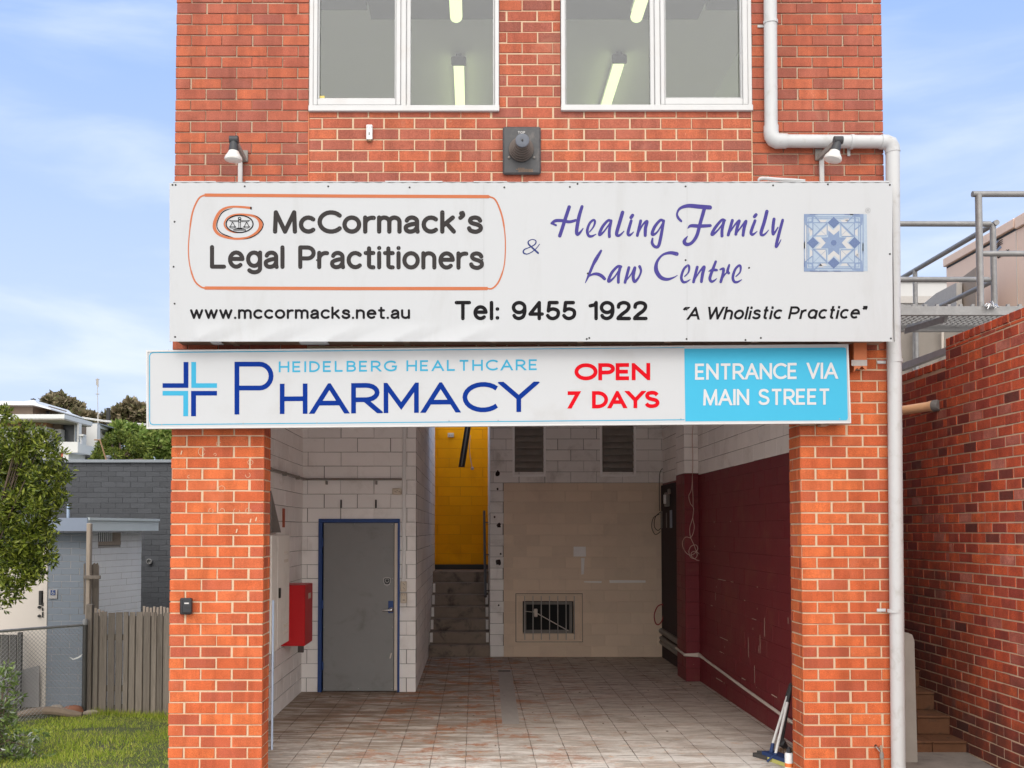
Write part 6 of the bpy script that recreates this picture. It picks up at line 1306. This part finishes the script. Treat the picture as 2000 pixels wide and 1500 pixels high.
def mesh(m):
    u = ln.normalized(); s = .048; k = int((Lf + hF) / s)
    for i in range(-int(hF / s) - 1, int(Lf / s) + 1):
        for sg_ in (1, -1):
            u0 = i * s if sg_ > 0 else i * s + hF; u1 = i * s + hF if sg_ > 0 else i * s
            (a0_, h0), (a1_, h1) = (u0, 0), (u1, hF)
            lo, hi = 0., 1.
            du = a1_ - a0_
            for bound, s_ in ((0, 1), (Lf, -1)):
                f0 = s_ * (a0_ - bound); f1 = s_ * (a1_ - bound)
                if f0 < 0 and f1 < 0: lo = 2
                elif f0 < 0: lo = max(lo, f0 / (f0 - f1))
                elif f1 < 0: hi = min(hi, f0 / (f0 - f1))
            if lo >= hi: continue
            q = lambda t: fa_ + u * (a0_ + du * t) + Vector((0, .003 * sg_, -hF + hF * t))
            m.tube([q(lo), q(hi)], .0021, 3, cap=False)
part(cf, 'mesh', 'steel_galv', mesh)
tag(part(None, 'torn_plastic', 'plastic_white', lambda m: m.prism([P(x, y, YF - .2) for x, y in ((135, 1283), (143, 1286), (152, 1283), (161, 1277), (158, 1283), (150, 1287), (142, 1289))], (0, .004, 0))), 'scrap of white plastic caught on the chain link fence', 'scrap')
# toilet block
tb = thing('toilet_block', (-5.5, 6, -.35), 'small grey painted brick toilet block with flat roof and beige door', 'building')
dvec = Vector((.26, 1, 0)).normalized(); nvec = Vector((1, -.10, 0)).normalized()
c1 = Vector((P(171, 1200, 5.3).x, 5.3, 0)); zs = P(200, 1040, 5.6).z
def loc(a, b, z): return tuple(c1 + dvec * a - nvec * b + Vector((0, 0, z)))       # a back along the side wall, b along the front to the left
zg = -.42; LW = 1.20
tS = lambda u, v, d: loc(u, -d, v); tF = lambda u, v, d: loc(-d, u, v)
VW = (.20, .70, P(200, 1066, 5.5).z, zs + 1)
o = part(tb, 'wall', 'paint_lightgrey', lambda m: bricks(m, tS, 0.014, LW, zg, zs, .24, .086, .004, rng=random.Random(61), holes=[VW], c=.003, jit=.0006), 'light grey side wall'); part(o, 'joints', 'raw_grey', lambda m: slab(m, tS, .004, LW, zg, zs, -.12, -.004, [VW]))
DO = (.60, 1.6, -2, 1.75)
o = part(tb, 'wall', 'paint_bluegrey_shaded', lambda m: bricks(m, tF, 0, 3.4, zg, zs, .24, .086, .004, rng=random.Random(62), holes=[DO], c=.003, jit=.0006), 'blue grey front wall with eave shade in its colour'); part(o, 'joints', 'plate_grey', lambda m: slab(m, tF, .004, 3.4, zg, zs, -.12, -.004, [DO]))
def vw(m): m.add([loc(*q) for q in ((VW[0], .1, VW[2]), (VW[1], .1, VW[2]), (VW[1], .1, zs), (VW[0], .1, zs))], [(0, 1, 2, 3)])
v_ = part(tb, 'vent_window', 'dark_void', vw)
part(v_, 'bars', 'paint_lightgrey', lambda m: [m.tube([loc(VW[0] + .03 + .045 * i, .03, VW[2] + .05), loc(VW[0] + .03 + .045 * i, .03, zs)], .010, 5) for i in range(8)]); part(v_, 'sill', 'timber_pale', lambda m: (m.tube([loc(VW[0], .02, VW[2] + .03), loc(VW[1], .02, VW[2] + .03)], .025, 4, sq=True), m.prism([loc(VW[1] - .16, .0, VW[2] + .03), loc(VW[1], .0, VW[2] + .03), loc(VW[1], .0, zs), loc(VW[1] - .16, .0, zs)], tuple(-nvec * .02))))
zr0, zr1 = P(161, 1037, 5.1).z, P(161, 1011.5, 5.1).z
rf = part(tb, 'roof', 'cap_metal', lambda m: m.prism([loc(-.22, -.12, zr0 + .004), loc(LW + .17, -.12, zr0 + .004), loc(LW + .17, 3.5, zr0 + .004), loc(-.22, 3.5, zr0 + .004)], (0, 0, zr1 - zr0 - .005)))
part(rf, 'fascia', 'fascia_green', lambda m: (m.prism([loc(-.225, -.125, zr0), loc(LW + .18, -.125, zr0), loc(LW + .18, -.14, zr0), loc(-.225, -.14, zr0)], (0, 0, zr1 - zr0)), m.prism([loc(-.225, -.13, zr1 - .03), loc(LW + .19, -.13, zr1 - .03), loc(LW + .19, -.155, zr1 - .03), loc(-.225, -.155, zr1 - .03)], (0, 0, .034))), 'grey green side fascia'); part(rf, 'fascia', 'fascia_blue', lambda m: m.prism([loc(-.226, -.139, zr0), loc(-.226, 3.5, zr0), loc(-.241, 3.5, zr0), loc(-.241, -.139, zr0)], (0, 0, zr1 - zr0)), 'blue front fascia')
part(rf, 'vent_pipe', 'strip_blue', lambda m: m.lathe(P(133, 1012, 5.6), (0, 0, 1), [(0, .019), (.16, .019), (.162, .012), (.19, .012)], 12))
dd = part(tb, 'door', 'door_beige', lambda m: m.prism([loc(.02, .61, zg), loc(.02, 1.59, zg), loc(.02, 1.59, 1.72), loc(.02, .61, 1.72)], tuple(dvec * .04)))
part(dd, 'frame', 'door_beige', lambda m: m.prism([loc(-.01, .55, zg), loc(-.01, .60, zg), loc(-.01, .60, 1.75), loc(-.01, .55, 1.75)], tuple(dvec * .05)))
def dh(m):
    c = P(78.5, 1154, 5.33); e = P(78.5, 1182, 5.33); m.bbox(c.x - .02, c.x + .02, 5.33, 5.375, e.z, c.z, .004)
    for y in (1186, 1203): m.lathe(P(77, y, 5.375), (0, -1, 0), [(0, .02), (.02, .018)], 12)
    for y in (1180, 1190, 1198, 1203): k = P(84.5, y, 5.36); m.bbox(k.x - .008, k.x + .008, 5.335, 5.375, k.z - .02, k.z + .02, .002)
part(dd, 'lock_handle', 'cable_dark', dh)
part(dd, 'lower_panel', 'plate_grey', lambda m: m.prism([P(35, 1310, 5.31), P(76, 1300, 5.31), P(76, 1392, 5.31), P(35, 1392, 5.31)], (0, .02, 0)))
sgn_ = part(tb, 'accessible_sign', 'plate_grey', lambda m: (lambda a, b: m.bbox(a.x, b.x, 5.325, 5.355, a.z, b.z, .003))(P(94.5, 1169.5, 5.325), P(111.8, 1151.5, 5.325)))
part(sgn_, 'panel', 'sign_navy', lambda m: (lambda a, b: m.box(a.x, b.x, 5.321, 5.324, a.z, b.z))(P(98.5, 1162.5, 5.32), P(108, 1152.5, 5.32)))
tw = lambda x, y, o: P(x, y, 5.320 - o)
lett(sgn_, 'wheelchair_symbol', 'vinyl_white', lambda m: (ribbon(m, arc(103, 1154, .5, .5, 0, 360, 8)[:-1], .7, tw, False, close=True), ribbon(m, [(103, 1155.2), (103.2, 1157.6), (105.2, 1157.8), (106, 1160)], .8, tw), ribbon(m, arc(103, 1158.8, 2, 2, -100, -340, 12), .6, tw)))
part(tb, 'drainpipe', 'steel_dark', lambda m: m.bbox(P(33, 1300, 5.28).x, P(41, 1300, 5.28).x, 5.28, 5.33, zg, P(36, 1235, 5.28).z, .004))
tag(part(None, 'sheet_screen', 'steel_dark', lambda m: [m.box(P(-40 + 8 * i, 1300, 4.9).x, P(-33.2 + 8 * i, 1300, 4.9).x, 4.9 + .02 * (i % 2), 4.93 + .02 * (i % 2), -.45, P(20, 1240, 4.9).z) for i in range(10)]), 'dark ribbed metal screen behind chain link fence at the left edge', 'screen')
# charcoal building
gb = thing('charcoal_building', (-6, 9, -.5), 'charcoal painted brick building with flat parapet behind the toilet block', 'building')
YG = 8.6; zgt = P(230, 904, YG).z
o = part(gb, 'wall', 'paint_charcoal', lambda m: bricks(m, front(YG), -9, -3.3, -.6, zgt, .24, .086, .002, rng=random.Random(71), c=.003, jit=.001, depth=.02)); part(o, 'joints', 'paint_charcoal', lambda m: m.box(-9, -3.3, YG + .006, YG + 4, -.6, zgt))
part(gb, 'parapet_cap', 'cap_metal', lambda m: m.bbox(-9.05, -3.25, YG - .05, YG + .25, zgt + .001, zgt + .05, .006))
part(gb, 'round_vent', 'steel_galv', lambda m: (m.lathe(P(293, 1096.5, YG), (0, -1, 0), [(0, .04), (.06, .044), (.062, .036), (.02, .034)], 18)))
gp = part(gb, 'vent_pipe', 'steel_galv', lambda m: m.lathe(P(211, 902, YG + .6) + Vector((0, 0, -.1)), (0, 0, 1), [(0, .03), (.16, .03), (.17, .05), (.2, .05), (.21, .02)], 12))
part(gb, 'rod', 'bristle', lambda m: (m.tube([P(208, 900, YG + .5), P(195, 859, YG + .5)], .012, 6), m.tube([P(184, 859, YG + .5), P(197, 859.5, YG + .5)], .012, 6)))
# houses on the rise
def hill(m):
    ys = [13, 20, 28, 34, 45, 70, 140]; zs_ = [-.45, .7, 2.6, 4.2, 4.6, 5.2, 5.5]; xs = [-140, -60, -30, -12, -3]; n = len(xs)
    m.add([(x, y, z + .15 * math.sin(x * .3 + y)) for y, z in zip(ys, zs_) for x in xs], [(j * n + i, j * n + i + 1, (j + 1) * n + i + 1, (j + 1) * n + i) for j in range(len(ys) - 1) for i in range(n - 1)])
struct(part(None, 'hill', 'lawn_soil', hill))
def pbx(m, x0, y0, x1, y1, Y, d, c=.0):
    a = P(x0, y1, Y); b = P(x1, y0, Y); m.box(a.x, b.x, Y, Y + d, a.z, b.z)
hs1 = thing('modern_house', P(70, 900, 38), 'white modern flat roofed house with tan upper wall on the far rise', 'house')
def sidewall(m, x, y0, y1, Y, xf, th=.2):                # face running back from pixel x to pixel xf
    a = P(x, y0, Y); b = P(x, y1, Y); tX = a.x; yb = PXc(xf, y0, tX).y; m.box(tX - th, tX, Y + .002, yb, b.z, a.z); return yb
part(hs1, 'roof', 'roof_white', lambda m: (pbx(m, -60, 809, 126, 817.5, 36, 3.2), ))
part(hs1, 'soffit', 'soffit', lambda m: (lambda a, b: m.box(a.x, b.x, 36.05, 39.1, a.z - .05, a.z - .004))(P(-55, 817.5, 36), P(125, 817.5, 36)))
part(hs1, 'upper_wall', 'house_tan', lambda m: pbx(m, -60, 817, 90.5, 833, 37.2, 4)); part(hs1, 'side_wall', 'house_brown', lambda m: pbx(m, 91, 819, 119, 838, 37.9, 3)); part(hs1, 'lower_wall', 'house_white', lambda m: (pbx(m, -60, 833.2, 91, 960, 37.1, 4), pbx(m, 91.2, 838.2, 119, 960, 37.8, 3)))
wv = part(hs1, 'window', 'house_dark', lambda m: (pbx(m, 119, 824, 149, 868, 38.2, .1), pbx(m, 106, 847, 118, 862, 37.7, .05))); part(hs1, 'column', 'house_white', lambda m: (pbx(m, 149.5, 826, 154.5, 870, 37.6, .3), pbx(m, 144.5, 826, 147, 868, 38.0, .1)))
part(hs1, 'balcony', 'house_white', lambda m: (pbx(m, 117, 863, 152, 884, 36.6, .2), m.prism([P(152, 866, 36.6), P(186, 874, 39.5), P(186, 892, 39.5), P(152, 884, 36.6)], (.05, .2, 0)), pbx(m, 117.2, 884.2, 134, 960, 36.7, 2)))
part(hs1, 'lower_window', 'house_dark', lambda m: pbx(m, 134.2, 888, 176, 960, 38.6, .2)); part(hs1, 'wall_light', 'house_dark', lambda m: m.lathe(P(111.5, 843.5, 37.78), (0, -1, 0), [(0, .04), (.05, .04)], 10)); part(hs1, 'rust_stain', 'rust_red', lambda m: pbx(m, 117.2, 884.5, 123, 893, 36.69, .005))
part(hs1, 'ledge', 'house_white', lambda m: (pbx(m, 154.8, 848, 163, 851.5, 37.4, .3), pbx(m, 156.5, 851.6, 159, 870, 37.5, .2)))
pv = part(hs1, 'pavilion', 'house_brown', lambda m: (pbx(m, -60, 791, 64, 809.5, 39.5, 3), pbx(m, 64.2, 793, 97, 798, 40.2, 2)))
part(pv, 'window', 'house_dark', lambda m: pbx(m, 64.3, 798, 96, 809.5, 41, .1)); part(pv, 'roof', 'roof_white', lambda m: (m.prism([P(-60, 782, 39), P(10, 783, 39), P(45, 784, 39), P(66, 781, 39), P(74, 788.5, 39), P(99, 798, 39), P(99, 800, 39), P(64, 791, 39), P(-60, 791, 39)], (0, 4, 0))))
part(hs1, 'aerial', 'cable_dark', lambda m: (m.tube([P(65.5, 788, 39.2), P(65.5, 778, 39.2)], .04, 5), m.tube([P(60, 779.5, 39.2), P(70, 780.5, 39.2)], .025, 4), m.tube([P(61, 786, 39.2), P(70, 787, 39.2)], .025, 4)))
hs2 = thing('white_box_house', P(186, 900, 46), 'white box shaped house wing right of the tan walled house', 'house')
part(hs2, 'wall', 'house_white', lambda m: pbx(m, 150, 828, 190, 960, 43, .4)); part(hs2, 'side_wall', 'house_white', lambda m: (m.prism([P(190, 828, 43.0), P(218.5, 836, 46.5), P(218.5, 843, 46.5), P(190, 835, 43.0)], (-.1, .3, 0)), m.prism([P(190, 835, 43.0), P(192, 835, 43.2), P(192, 900, 43.2), P(190, 900, 43.0)], (-.1, .3, 0)), m.prism([P(216, 842, 46.2), P(218.5, 843, 46.5), P(218.5, 900, 46.5), P(216, 900, 46.2)], (-.1, .3, 0))))
part(hs2, 'recess', 'soffit', lambda m: m.prism([P(192, 836, 43.9), P(216, 842, 46.8), P(216, 900, 46.8), P(192, 900, 43.9)], (-.1, .3, 0))); part(hs2, 'window', 'house_dark', lambda m: m.prism([P(199, 842, 44.4), P(209, 843, 45.4), P(209, 849, 45.4), P(204, 848, 44.9)], (0, .05, 0))); part(hs2, 'roof', 'cap_metal', lambda m: pbx(m, 167, 826, 192, 828, 43.2, 3))
# far trees
def ft(Y, lst): return [(lambda q, s: (q.x, q.y, q.z, s, s * 1.2, s * .85))(P(x, y, Y + (i % 3) * .5), r / (FPX / (Y + 7.64))) for i, (x, y, r) in enumerate(lst)]
def far(label, Y, lst, mat, n, size, seed, base, asp=.7, rt=.2):
    lm = ft(Y, lst); q = P(base[0], base[1], Y); c = np.mean([l[:3] for l in lm], 0)
    return tree('far_tree', label, 'tree', (q.x, q.y, q.z), 0, (tuple(c), (1, 1, 1)), mat, n, size, seed, lumps=lm, asp=asp, group='trees on the far rise', rt=rt)
far('brown leaved gum tree directly behind the flat roofed house', 60, [(98, 785, 9), (84, 793, 7), (112, 783, 8), (122, 788, 8), (138, 790, 8), (104, 797, 10), (122, 800, 10), (90, 805, 10), (140, 806, 9), (110, 810, 12), (130, 814, 12), (154, 798, 6), (150, 812, 9), (118, 778, 6), (100, 777, 5), (165, 815, 9), (178, 816, 7)], 'leaf_gum', 4200, .42, 31, (120, 900))
far('brown and green gum tree beside the utility pole', 62, [(232, 806, 10), (246, 797, 10), (258, 793, 9), (270, 799, 11), (240, 818, 14), (262, 816, 16), (222, 822, 10), (280, 812, 12), (292, 822, 12), (200, 822, 9), (210, 814, 7), (305, 826, 12), (255, 788, 6), (185, 822, 8)], 'leaf_gum', 4200, .42, 32, (255, 900))
far('pale green tree between dark pine and the brick building', 46, [(232, 836, 12), (250, 840, 14), (272, 846, 14), (222, 845, 10), (290, 852, 14), (310, 852, 14), (328, 850, 12), (300, 872, 18), (322, 880, 18), (340, 865, 16), (275, 865, 18)], 'leaf_light', 4200, .30, 33, (290, 920))
far('rounded dark green pine tree behind the charcoal building', 30, [(214, 858, 10), (232, 852, 12), (250, 858, 13), (200, 872, 12), (218, 872, 14), (240, 872, 16), (262, 870, 14), (276, 880, 12), (195, 890, 14), (220, 892, 18), (250, 894, 18), (278, 894, 14), (290, 896, 8), (186, 900, 10)], 'leaf_dark', 6500, .13, 34, (240, 960), asp=.5)
# mast, pole, wires
ms = thing('aerial_mast', P(190, 840, 58), 'thin tall aerial mast rising above the far trees', 'mast')
part(ms, 'mast', 'raw_grey', lambda m: (m.tube([P(192, 840, 58), P(190, 738, 58)], .022, 5))); part(ms, 'aerial', 'raw_grey', lambda m: (m.tube([P(187, 741, 58), P(194, 741, 58)], .03, 4), m.tube([P(189, 740, 58), P(189, 752, 58)], .05, 4), m.tube([P(191.5, 740, 58), P(191.5, 756, 58)], .04, 4), m.tube([P(187, 769.5, 58), P(194, 769.5, 58)], .03, 4)))
po = thing('utility_pole', P(212, 880, 52), 'dark timber utility pole among the far trees', 'pole')
part(po, 'pole', 'cable_dark', lambda m: m.tube([P(211.5, 880, 52), P(211.5, 797, 52)], [.16, .12], 8)); part(po, 'crossarm', 'cable_dark', lambda m: m.tube([P(209, 812, 52), P(216, 813, 52)], .06, 4))
po2 = thing('street_light', P(192, 850, 50), 'grey street light with short arm above white box house', 'street light')
part(po2, 'pole', 'raw_grey', lambda m: m.tube([P(192, 850, 50), P(191.5, 812, 50), P(193, 808, 50), P(198, 808, 50)], .05, 6)); part(po2, 'lamp', 'steel_dark', lambda m: m.tube([P(196, 808, 50), P(200, 810, 50)], .09, 6))
wr = thing('overhead_wires', P(240, 822, 50), 'pale overhead wires crossing in front of the far trees', 'wires')
for y0, y1 in ((815, 832), (817, 835)): part(wr, 'wire', 'plastic_white', lambda m: m.tube([P(160, y0, 49), P(200, y0 + 6, 49.5), P(260, (y0 + y1) / 2 + 3, 50), P(340, y1 + 1, 50)], .028, 4))
# log edging, stones, grass
tag(part(None, 'log', 'log', lambda m: m.tube(smooth_path([P(x, y, 4.1) for x, y in ((30, 1398), (60, 1391), (100, 1388), (140, 1394), (160, 1396))], 4), [.025, .045, .05, .045, .025], 8)), 'old grey log lying along foot of the chain link fence', 'log')
def stone(px, py, r, mat, label, seed):
    rg = random.Random(seed); c = P(px, py, 4.35)
    def f(m):
        n = 10; prof = []
        vs = []; rows = 6
        for j in range(rows + 1):
            ph = math.pi * j / rows
            for i in range(n):
                th = 2 * math.pi * i / n; k = 1 + rg.uniform(-.12, .12); vs.append((c.x + r * 1.7 * math.sin(ph) * math.cos(th) * k, c.y + r * math.sin(ph) * math.sin(th) * k, c.z + r * .7 * math.cos(ph) * k))
        m.add(vs, [(j * n + i, j * n + (i + 1) % n, (j + 1) * n + (i + 1) % n, (j + 1) * n + i) for j in range(rows) for i in range(n)])
    tag(part(None, 'stone', mat, f), label, 'stone', 'stones at the foot of the fence')
stone(143, 1386, .075, 'stone_red', 'reddish stone behind the log at foot of chain link fence', 1); stone(112, 1382, .05, 'stone_tan', 'tan stone behind the log, left of the reddish stone', 2); stone(178, 1393, .06, 'stone_tan', 'tan stone at the foot of the paling fence post', 3)
def grass():
    rng = np.random.default_rng(9); n = 60000
    x = rng.uniform(-6.2, -2.36, n); y = rng.uniform(-.3, 4.6, n)
    d = np.sin(x * 1.7 + 1.3) * np.sin(y * 2.1) + .6 * np.sin(x * 4.1 + y * 3.3) + rng.normal(size=n) * .5
    edge = (y > 3.9 + .35 * np.sin(x * 2.5)) & (x < -4.6)
    bare = (np.hypot((x + 2.75) / .3, (y - 1.05) / .12) < 1) | (np.hypot((x + 3.9) / .5, (y - 3.1) / .14) < 1)
    k = (d > -1.35) & ~edge & ~(bare & (rng.random(n) < .9)); x, y = x[k], y[k]; n = len(x)
    z = np.array([gz(a, b) for a, b in zip(x, y)]); cl = .5 + .5 * np.sin(x * 3.1 + 2 * np.sin(y * 2)) * np.sin(y * 3.7 + x)
    h = rng.uniform(.018, .05, n) * (.7 + .7 * cl); h[(y > 4.2)] *= 1.9; w = rng.uniform(.0025, .006, n); a = rng.uniform(0, 6.28, n); l = rng.normal(size=(n, 2)) * .022
    c, s = np.cos(a) * w, np.sin(a) * w
    V = np.stack([np.stack([x - c, y - s, z], 1), np.stack([x + c, y + s, z], 1), np.stack([x + l[:, 0], y + l[:, 1], z + h], 1)], 1).reshape(-1, 3)
    o = leafmesh('grass', 'grass', None, V, np.arange(n * 3).reshape(n, 3), tri=False); tag(o, 'short yellow green grass on the lawn left of the brick pier', 'grass', kind='stuff')
grass()
# clover tufts at the pier foot
def weeds():
    rng = np.random.default_rng(19); lm = [(-2.5 - .1 * i, 4.15 + .1 * (i % 3), gz(-2.6, 4.2) + .05, .10, .10, .07) for i in range(6)] + [(-2.46, 1.3 + .3 * i, gz(-2.5, 1.5) + .02, .06, .12, .04) for i in range(8)]
    V, F = leafcloud(rng, lm, 1400, .03, .8); o = leafmesh('weeds', 'leaf_light', None, V, F); tag(o, 'low green weeds where the lawn meets the brick pier', 'weeds', kind='stuff')
weeds()
